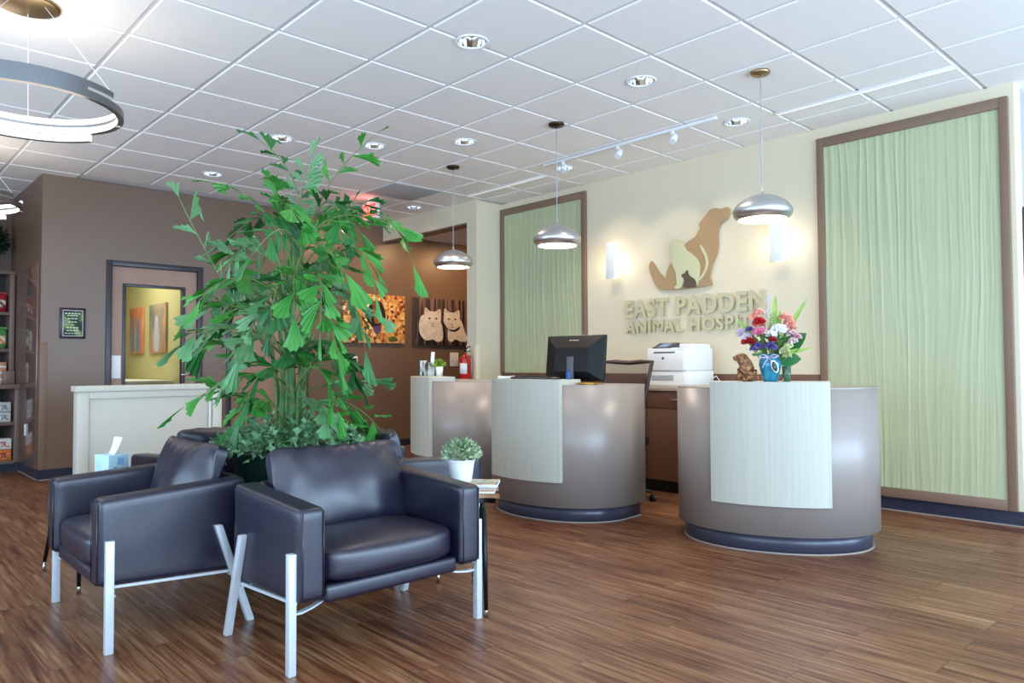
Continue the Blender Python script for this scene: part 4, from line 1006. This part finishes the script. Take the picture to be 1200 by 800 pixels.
# basket plant on top of the shelf
t = thing('basket_plant', 'dark leafy plant in a wicker basket on top of the product shelf', 'plant', (SX+.20, 1.27, 2.135))
b = nb(); lathe(b, [(0, 0), (.09, 0), (.13, .10), (.12, .2), (.11, .2), (.11, .03), (0, .03)], 28); obj('wicker_basket', b, ramp_noise_material('wicker', 30, [(.4, '#4a2f18'), (.55, '#a07a4c'), (.7, '#c9a36c')], sc3=(1, 1, 3)), t)
b = nb(); rr = random.Random(9)
for i in range(900):
    a = rr.uniform(0, 2*pi); e = rr.uniform(-.5, 1.5); r = .22*rr.uniform(.6, 1); c = Vector((r*cos(a)*cos(e)*.8, r*sin(a)*cos(e)+.02, .30+r*sin(e)*1.1)); d = Vector((rr.uniform(-1, 1), rr.uniform(-1, 1), rr.uniform(-.6, .8))).normalized()*.05
    blade(b, c, c+d, .014, rr, n=2)
obj('foliage', b, mat('dark_foliage', '#16301d', .5), t)
# pull handle on the glossy nook panel
t = thing('nook_cabinet_panel', 'glossy dark brown full-height cabinet side beside the product shelf', 'cabinet', (-8.8, YN, 0))
b = nb(); box(b, -.39, .39, -.02, -.001, .10, 2.10, .002); obj('panel', b, mat('glossy_laminate', '#6e5348', .16, spec=.7, coat=.3), t)
b = nb(); box(b, -.06, -.03, -.035, -.02, .40, .515, .003); obj('pull', b, 'paper', t)
# ================================================================== SEATING GROUP
def make_armchair(loc, rz, label):
    """local: the sitter faces +x"""
    t = thing('armchair', label, 'armchair', loc, rz, 'four leather armchairs around the planter')
    for s in (-1, 1):
        y0, y1 = (.312*s, .418*s) if s > 0 else (.418*s, .312*s)
        b = nb(); hexa(b, [(-.285, y0, .225), (.29, y0, .250), (.29, y1, .250), (-.285, y1, .225), (-.285, y0, .612), (.29, y0, .580), (.29, y1, .580), (-.285, y1, .612)], .022, 4)
        bmesh.ops.subdivide_edges(b, edges=[e for e in b.edges if e.calc_length() > .2], cuts=12, use_grid_fill=True)
        for v in b.verts:
            k = noise.noise(Vector((v.co.x*5, v.co.z*6, s*3.0)))*.003
            v.co.y += k*s
        a = obj('armrest', b, 'leather', t)
        b = nb()
        for yy in (y0+.012*1, y1-.012*1):
            tube(b, [(.2905, yy, .262), (.2915, yy, .42), (.2905, yy, .568)], .0022, 5)
        obj('seam_piping', b, 'leather', a)
    b = nb(); box(b, .225, .272, -.306, .306, .225, .290, .016, 3); box(b, -.24, .24, -.306, .306, .235, .285, .008); obj('seat_rail', b, 'leather', t)
    b = nb(); hexa(b, [(-.295, -.31, .225), (-.235, -.31, .225), (-.235, .31, .225), (-.295, .31, .225), (-.305, -.31, .608), (-.255, -.31, .606), (-.255, .31, .606), (-.305, .31, .608)], .018, 3); obj('back_panel', b, 'leather', t)
    s_ = pillow_box(.05, 0, .352, .46, .622, .135, (.012, 0, .018), nu=26, power=6, wr=.004, seed=2.0); 
    b = nb(); merge(b, s_, None); obj('seat_cushion', b, 'leather', t)
    s_ = pillow_box(0, 0, 0, .12, .625, .36, (.035, 0, .0), nu=36, power=11, wr=.0, seed=5.0, pinch=.04)
    for v in s_.verts:
        u, w2 = v.co.y/.3, v.co.z/.18
        # corners rise like ears, puckers near the top edge and the lower corners
        v.co.z += .010*u*u*(1 if w2 > 0 else 0)*max(0, w2)
        v.co.x *= 1-.45*min(1, abs(u))**5-.35*min(1, abs(w2))**6
        fold = .012*sin(v.co.y*62+2*sin(v.co.y*9))*max(0, w2-.35)**1.5 + .010*noise.noise(Vector((v.co.y*8, v.co.z*8, 1.5)))
        fold += .007*sin((abs(u)*9+w2*6))*max(0, abs(u)-.62)*2
        v.co.x += fold*(1 if v.co.x > 0 else -.4)
    b = nb(); merge(b, s_, T(-.170, .010, .565, ry=radians(-19))); obj('back_pillow', b, 'leather', t)
    # legs: outside the arms
    for s in (-1, 1):
        y = .431*s
        b = nb(); box(b, .238, .268, y-.014, y+.014, 0, .425, .002); obj('leg', b, 'legs', t)
        b = nb(); hexa(b, [(-.315, y-.014, 0), (-.285, y-.014, 0), (-.285, y+.014, 0), (-.315, y+.014, 0), (-.175, y-.014, .425), (-.145, y-.014, .425), (-.145, y+.014, .425), (-.175, y+.014, .425)], .002); obj('leg', b, 'legs', t)
        b = nb(); a_, c_ = min(.406*s, .417*s), max(.406*s, .417*s); hexa(b, [(-.235, a_, .215), (.25, a_, .240), (.25, c_, .240), (-.235, c_, .215), (-.235, a_, .226), (.25, a_, .250), (.25, c_, .250), (-.235, c_, .226)]); obj('side_rail', b, 'legs', t)
        for x in (.238, -.225):
            b = nb(); pts = [(x, .418*s, .205), (x-.004, .385*s, .203), (x-.018, .335*s, .208), (x-.03, .28*s, .222)]
            for i in range(3):
                p, q = pts[i], pts[i+1]
                if s < 0: p, q = q, p
                hexa(b, [(p[0]-.012, p[1], p[2]), (q[0]-.012, q[1], q[2]), (q[0]+.012, q[1], q[2]), (p[0]+.012, p[1], p[2]), (p[0]-.012, p[1], p[2]+.007), (q[0]-.012, q[1], q[2]+.007), (q[0]+.012, q[1], q[2]+.007), (p[0]+.012, p[1], p[2]+.007)])
            obj('curved_bracket', b, 'legs', t)
    return t
GC = (-2.72, 1.66)
B_ = make_armchair((GC[0], GC[1], 0), 0, 'dark brown leather armchair in front, turned toward the right desks')
dup(B_, (-3.565, 1.072, 0), -pi/2, 'dark brown leather armchair in front at left, its side to the camera')
dup(B_, (-3.575, 2.425, 0), pi/2, 'dark brown leather armchair behind the planter, beside the side table plant')
dup(B_, (-4.41, 1.75, 0), pi, 'dark brown leather armchair behind the left one, near the tissue box')

# side tables: rounded triangular top on three splayed legs
def tri_plan(C, r, n=10):
    out = []; cx = sum(c[0] for c in C)/3; cy = sum(c[1] for c in C)/3
    for i in range(3):
        p, c, q = C[i-1], C[i], C[(i+1) % 3]
        a0 = math.atan2(-(c[0]-p[0]), (c[1]-p[1])); a1 = math.atan2(-(q[0]-c[0]), (q[1]-c[1]))
        a0 += pi; a1 += pi
        while a1 < a0: a1 += 2*pi
        for k in range(n+1):
            a = a0+(a1-a0)*k/n; out.append((c[0]+r*cos(a), c[1]+r*sin(a)))
    return out
def make_table(loc, corners, feet, label):
    t = thing('side_table', label, 'side table', loc, 0, 'small side tables in the corners between the armchairs')
    P = tri_plan(corners, .085)
    b = nb(); prism(b, P, .478, .500); obj('table_top', b, 'wood', t)
    P2 = tri_plan([(c[0]*.86, c[1]*.86) for c in corners], .07)
    b = nb(); prism(b, P2, .452, .478); obj('apron', b, 'black', t)
    for (x, y), (x2, y2) in feet:
        b = nb(); tube(b, [(x, y, .465), (x2, y2, .03)], .014, 12, r1=.009); lg = obj('leg', b, 'black', t)
        b = nb(); tube(b, [(x2+(x-x2)*.07, y2+(y-y2)*.07, .052), (x2, y2, .0)], .0095, 12, r1=.009); obj('brass_foot', b, 'brass', lg)
    return t
TC = [(.20, -.115), (-.03, .165), (-.24, -.10)]
make_table((-2.735, 2.31, 0), TC, [((.235, -.155), (.285, -.185)), ((-.08, .12), (-.14, .10)), ((-.24, -.08), (-.27, -.02))], 'small wooden side table with black legs, holding the white potted plant')
TC2 = [(-.20, -.10), (.10, -.12), (-.02, .16)]
make_table((-4.37, 1.09, 0), [(-.22, -.14), (.12, -.13), (-.05, .12)], [((-.2, -.14), (-.26, -.2)), ((.14, -.12), (.30, -.16)), ((-.05, .12), (-.08, .19))], 'small wooden side table behind the left armchair, holding the tissue box')
# magazines
def magazine(loc, rz, w_, h, th, cols, lab, cat='magazine'):
    t = thing('magazine', lab, cat, loc, rz, None)
    b = nb(); box(b, -w_/2, w_/2, -h/2, h/2, 0, th-.0005, .001); obj('pages', b, 'paper', t)
    b = nb(); box(b, -w_/2-.001, w_/2+.001, -h/2-.001, h/2+.001, th-.0005, th+.0005); box(b, -w_/2-.0015, -w_/2, -h/2, h/2, 0, th); obj('cover', b, ramp_noise_material('magazine_cover', 12, cols), t)
mz0 = .500
magazine((-2.64, 2.262, mz0), radians(43), .13, .10, .010, [(.4, '#7d97a8'), (.5, '#d8dadb'), (.6, '#c98f6e')], 'grey-blue magazine at the front of the side table')
magazine((-2.805, 2.385, mz0), radians(43), .20, .17, .014, [(.38, '#4d8a55'), (.48, '#cfd6cf'), (.56, '#c9a35c'), (.66, '#5d83a0')], 'green and yellow magazine under the edge of the white plant pot')
# small potted plant
t = thing('small_potted_plant', 'small leafy plant in a white ribbed pot on the side table', 'potted plant', (-2.865, 2.325, mz0+.0146)); t.scale = (1.08, 1.08, 1.08)
b = nb(); prof = [(0, 0), (.045, 0), (.047, .004)]
for i in range(6): z = .01+i*.014; prof += [(.0485+i*.0021, z), (.0500+i*.0021, z+.009)]
prof += [(.064, .098), (.0645, .103), (.060, .103), (.058, .09), (0, .09)]
lathe(b, prof, 40); obj('pot', b, 'potwhite', t)
b = nb(); rr = random.Random(21)
for i in range(620):
    a = rr.uniform(0, 2*pi); e = math.asin(rr.uniform(-.15, 1)); r = .082*rr.uniform(.55, 1.0); c = Vector((r*cos(a)*cos(e), r*sin(a)*cos(e), .115+r*sin(e)*.95))
    d = (c-Vector((0, 0, .10))).normalized()+Vector((rr.uniform(-.8, .8), rr.uniform(-.8, .8), rr.uniform(-.5, .6)))
    blade(b, c, c+d.normalized()*.024, .0075, rr, n=2)
obj('foliage', b, 'sage', t)
b = nb()
for i in range(14):
    a = rr.uniform(0, 2*pi); e = rr.uniform(.3, 1.4); tube(b, [(0, 0, .09), (.05*cos(a)*cos(e), .05*sin(a)*cos(e), .10+.06*sin(e))], .0015, 4)
obj('stems', b, 'rachis', t)
# tissue box
t = thing('tissue_box', 'pale blue tissue box with a white tissue sticking out', 'tissue box', (-4.36, 1.145, .5005), radians(20))
b = nb(); box(b, -.058, .058, -.058, .058, 0, .125, .003); obj('carton', b, mat('tissue_carton', '#a9cfe2', .5, vary=(14, '#c9e0ea')), t)
b = nb(); 
for q in ((.0585, .01, .09, .018), (.0585, -.02, .05, .012)): box(b, q[0]-.001, q[0], q[1]-q[3], q[1]+q[3], q[2]-q[3], q[2]+q[3])
obj('blue_print', b, mat('print_blue', '#7fb0d4', .5), t)
b = nb()
def tis(u, v):
    return Vector((.028*(u*2-1)*(1+.25*v)+.022*v, .012*sin(u*6+v*2)*(1-.3*v)+.01*v, .124+.088*v*(1-.12*(2*u-1)**2)+.01*u*v))
grid_surf(b, tis, 14, 12); obj('tissue', b, 'paper', t)

# ================================================================== POTTED PALM
PC = (-3.56, 1.76)
t = thing('potted_palm', 'tall fishtail palm in a dark green planter between the armchairs', 'palm', (PC[0], PC[1], 0))
b = nb(); lathe(b, [(0, 0), (.20, 0), (.215, .01), (.265, .60), (.272, .62), (.272, .655), (.282, .658), (.282, .672), (.252, .672), (.250, .60), (0, .60)], 48); obj('planter', b, 'potgreen', t)
b = nb(); lathe(b, [(0, .615), (.12, .625), (.250, .605)], 32); obj('soil', b, 'soil', t)
rr = random.Random(11)
stems = []
for i, (ox, oy, tx, ty, h, r) in enumerate(((.0, .0, .03, .02, 1.75, .036), (.045, .05, .08, .08, 1.55, .028), (-.05, .03, -.12, .0, 1.65, .020), (.03, -.05, .10, -.12, 1.45, .018), (-.04, -.04, -.06, -.14, 1.50, .016), (-.02, .06, -.10, .16, 1.6, .018), (.08, -.01, .2, .02, 1.25, .012))):
    b = nb(); pts = []; n = 14
    for k in range(n+1):
        u = k/n; pts.append((ox+(tx-ox)*u*u+.008*sin(u*7+i), oy+(ty-oy)*u*u+.008*cos(u*6+i), .60+(h-.60)*u))
    tube(b, pts, r, 12, r1=r*.45)
    for k in range(2, n, 2):
        p = Vector(pts[k]); lathe(b, [(r*(1-.55*k/n)+.001, -.004), (r*(1-.55*k/n)+.004, 0), (r*(1-.55*k/n)+.001, .004)], 12, Matrix.Translation(p))
    obj('stem', b, 'stem', t); stems.append(pts)
def fishtail(b, base, d, L, W, nrm, rr):
    """one wedge leaflet with a ragged slanted tip, pleated lightly"""
    d = d.normalized(); s = d.cross(nrm); s = s.normalized() if s.length > .05 else d.orthogonal().normalized(); nn = s.cross(d).normalized()
    m = 7; asym = rr.uniform(-.75, .75); rows = []
    N = 5
    for j in range(N+1):
        v = j/N; row = []
        w = W*(v**1.0)
        for i in range(m+1):
            u = i/m*2-1
            ln = L*v
            if j == N: ln = L*(.80+.20*(1-abs(u))+asym*.45*u) + L*rr.uniform(.01, .10)*(1 if i % 2 else -1)
            elif j == N-1: ln = L*(v*(.86+.14*(1-abs(u))+asym*.30*u))
            p = base + d*ln + s*w*u + nn*(.06*W*(1 if i % 2 else -1)*v + .22*W*u*u*v) - Vector((0, 0, .16*L*v*v))
            row.append(b.verts.new(p))
        rows.append(row)
    for j in range(N):
        for i in range(m):
            try:
                f = b.faces.new((rows[j][i], rows[j+1][i], rows[j+1][i+1], rows[j][i+1])); f.smooth = False
            except ValueError: pass
def bez(p0, p1, p2, u): return p0*(1-u)**2+p1*2*u*(1-u)+p2*u*u
def frond(P, L, mats, nl, rr, start=.30):
    p0, p1, p2 = [Vector(p)-Vector((PC[0], PC[1], 0)) for p in P]
    c = p1*2-(p0+p2)/2            # pass through the middle point
    b = nb(); tube(b, [bez(p0, c, p2, i/14) for i in range(15)], .0055, 6, r1=.0018, mi=0)
    side = 1; roll = rr.uniform(0, 1)
    for k in range(nl):
        u = start+(1-start)*(k+.5)/nl if k < nl-1 else 1.0
        q = bez(p0, c, p2, u); tan = (bez(p0, c, p2, min(1, u+.02))-bez(p0, c, p2, u-.02)).normalized()
        hz = tan.cross(Vector((0, 0, 1))); hz = hz.normalized() if hz.length > .1 else Vector((1, 0, 0)); upv = hz.cross(tan).normalized()
        sd = (hz*cos(roll)+upv*sin(roll))
        if k == nl-1: d = tan
        else: d = tan*rr.uniform(.65, 1.1)+sd*side*rr.uniform(.6, 1.0)+Vector((0, 0, -.06+rr.uniform(-.3, .3)))
        ll = L*rr.uniform(.62, 1.18)*(1.12 if k == nl-1 else 1)
        nv = (upv+Vector((rr.uniform(-.7, .7), rr.uniform(-.7, .7), rr.uniform(-.3, .3))))
        fishtail(b, q, d, ll, ll*rr.uniform(.24, .44), nv, rr); side = -side
    for f in b.faces:
        if len(f.verts) == 4 and not f.smooth: f.material_index = 1
    me_ = obj('frond', b, ['rachis', mats], t); return me_
FRONDS = [
    ( (-3.509, 1.792, 1.521), (-3.43, 1.858, 1.936), (-3.142, 2.006, 2.24) ),
    ( (-3.623, 1.816, 1.532), (-3.642, 1.848, 1.992), (-3.822, 1.714, 2.304) ),
    ( (-3.453, 1.708, 1.467), (-3.421, 1.58, 1.81), (-3.5, 1.341, 1.956) ),
    ( (-3.52, 1.652, 1.127), (-3.48, 1.385, 1.489), (-3.561, 1.207, 1.873) ),
    ( (-3.514, 1.785, 1.565), (-3.181, 1.982, 1.848), (-2.949, 2.096, 1.578) ),
    ( (-3.685, 1.896, 1.543), (-3.672, 2.041, 1.875), (-3.573, 2.214, 2.008) ),
    ( (-3.362, 1.663, 1.374), (-3.332, 1.397, 1.496), (-3.38, 1.205, 1.334) ),
    ( (-3.382, 1.653, 1.126), (-3.351, 1.387, 1.262), (-3.402, 1.188, 1.201) ),
    ( (-3.48, 1.701, 0.999), (-3.414, 1.476, 1.045), (-3.507, 1.235, 0.915) ),
    ( (-3.521, 1.789, 1.302), (-3.19, 1.844, 1.456), (-3.032, 1.88, 1.163) ),
    ( (-3.41, 1.755, 1.424), (-3.069, 1.818, 1.647), (-2.906, 1.856, 1.415) ),
    ( (-3.53, 1.796, 0.952), (-3.41, 1.923, 0.995), (-3.29, 2.05, 1.007) ),
    ( (-3.625, 1.844, 0.859), (-3.471, 2.008, 0.903), (-3.337, 2.158, 0.754) ),
    ( (-3.251, 1.63, 1.487), (-3.086, 1.505, 1.692), (-3.096, 1.353, 1.564) ),
    ( (-3.253, 1.63, 1.447), (-3.009, 1.589, 1.635), (-2.821, 1.651, 1.489) ),
    ( (-3.259, 1.635, 1.205), (-3.194, 1.477, 1.355), (-3.243, 1.362, 1.124) ),
    ( (-3.259, 1.635, 1.205), (-3.037, 1.647, 1.334), (-2.938, 1.69, 1.102) ),
    ( (-3.809, 1.909, 1.555), (-4.07, 1.905, 1.925), (-4.304, 1.802, 1.894) ),
    ( (-3.809, 1.909, 1.555), (-3.866, 2.122, 1.973), (-3.82, 2.321, 1.891) ),
    ( (-3.815, 1.913, 1.319), (-3.843, 2.165, 1.577), (-3.818, 2.35, 1.334) ),
    ( (-3.815, 1.913, 1.319), (-4.147, 1.839, 1.579), (-4.424, 1.702, 1.288) ),
    ( (-3.279, 1.624, 0.963), (-3.249, 1.504, 1.085), (-3.285, 1.401, 0.893) ),
    ( (-3.265, 1.639, 0.963), (-3.102, 1.662, 1.084), (-3.041, 1.737, 0.888) ),
    ( (-3.519, 1.777, 1.608), (-3.499, 1.785, 1.914), (-3.463, 1.813, 2.133) ),
    ( (-3.344, 1.676, 1.498), (-3.378, 1.625, 1.83), (-3.303, 1.554, 1.951) ),
    ( (-3.532, 1.771, 1.433), (-3.474, 1.541, 1.416), (-3.649, 1.363, 1.19) ),
    ( (-3.298, 1.653, 1.493), (-3.148, 1.728, 1.768), (-2.9, 1.921, 1.749) ),
    ( (-3.36, 1.662, 1.457), (-3.371, 1.494, 1.649), (-3.379, 1.345, 1.516) ),
    ( (-3.241, 1.647, 1.366), (-3.065, 1.536, 1.502), (-2.93, 1.469, 1.302) ),
    ( (-3.334, 1.694, 1.374), (-3.105, 1.495, 1.465), (-3.054, 1.413, 1.232) ),
    ( (-3.334, 1.694, 1.374), (-2.995, 1.611, 1.502), (-2.903, 1.574, 1.25) ),
    ( (-3.356, 1.684, 1.043), (-3.086, 1.527, 1.198), (-3.045, 1.508, 0.972) ),
    ( (-3.434, 1.721, 1.637), (-3.283, 1.579, 1.85), (-3.033, 1.56, 1.722) ),
    ( (-3.434, 1.721, 1.637), (-3.221, 1.79, 1.891), (-3.096, 1.789, 1.647) ),
    ( (-3.485, 1.705, 0.786), (-3.458, 1.58, 0.927), (-3.47, 1.427, 0.812) ),
    ( (-3.55, 1.783, 0.777), (-3.289, 1.762, 0.918), (-3.153, 1.77, 0.753) ),
    ( (-3.671, 1.795, 0.859), (-3.807, 1.646, 0.928), (-3.904, 1.54, 0.987) ),
    ( (-3.436, 1.748, 0.999), (-3.226, 1.819, 1.145), (-3.15, 1.906, 1.041) ),
    ( (-3.535, 1.799, 0.777), (-3.519, 1.96, 0.822), (-3.385, 2.11, 0.678) ),
    ( (-3.275, 1.621, 1.124), (-3.285, 1.459, 1.222), (-3.331, 1.345, 1.047) ),
    ( (-3.35, 1.68, 1.291), (-3.331, 1.478, 1.343), (-3.452, 1.272, 1.399) ),
    ( (-3.448, 1.73, 1.084), (-3.176, 1.723, 1.204), (-3.049, 1.799, 0.924) ),
    ( (-3.572, 1.745, 1.084), (-3.578, 1.589, 1.127), (-3.721, 1.432, 1.235) ),
]
for i, P in enumerate(FRONDS):
    L = .128 if i not in (0, 1, 2) else .125
    if i == 31: continue
    frond(P, L, ('leafA', 'leafB', 'leafA', 'leafC')[i % 4], 8 if i < 5 else 11, rr, .30 if i > 1 else .45)
# inner fill
for i in range(17):
    a = rr.uniform(0, 2*pi); h = rr.uniform(1.12, 1.75); R = rr.uniform(.25, .46)*(1 if h > 1.1 else .85)
    st = stems[i % len(stems)]; k = min(len(st)-1, max(0, int((h-.60)/1.1*14)-2)); s0 = Vector(st[k])+Vector((PC[0], PC[1], 0))
    e = Vector((PC[0]+R*cos(a), PC[1]+R*sin(a), h-.04)); m_ = (s0+e)/2+Vector((0, 0, .10))
    frond((s0, m_, e), .122, ('leafB', 'leafA', 'leafC')[i % 3], 9, rr, .22)
# ivy around the base
b = nb()
for i in range(950):
    a = rr.uniform(0, 2*pi); r = .36*sqrt(rr.uniform(.05, 1)); z = .67+.17*rr.random()*(1-(r/.42)**2)+.02
    if r > .29: z -= rr.uniform(0, .05)
    if z < .69 and r < .28: z = .70
    c = Vector((r*cos(a), r*sin(a), z)); d = Vector((cos(a)*rr.uniform(0, 1), sin(a)*rr.uniform(0, 1), rr.uniform(-.5, .7))).normalized()
    s = d.cross(Vector((rr.uniform(-1, 1), rr.uniform(-1, 1), 1))).normalized(); w = rr.uniform(.014, .024)
    pts = [c, c+d*w*.7+s*w*1.1, c+d*w*1.1+s*w*.45, c+d*w*2.1, c+d*w*1.1-s*w*.45, c+d*w*.7-s*w*1.1]
    v = [b.verts.new(p+Vector((0, 0, rr.uniform(-.003, .003)))) for p in pts]
    b.faces.new((v[0], v[1], v[2], v[3])); b.faces.new((v[0], v[3], v[4], v[5]))
tag(obj('ivy_underplanting', b, 'ivy', t), kind='stuff')
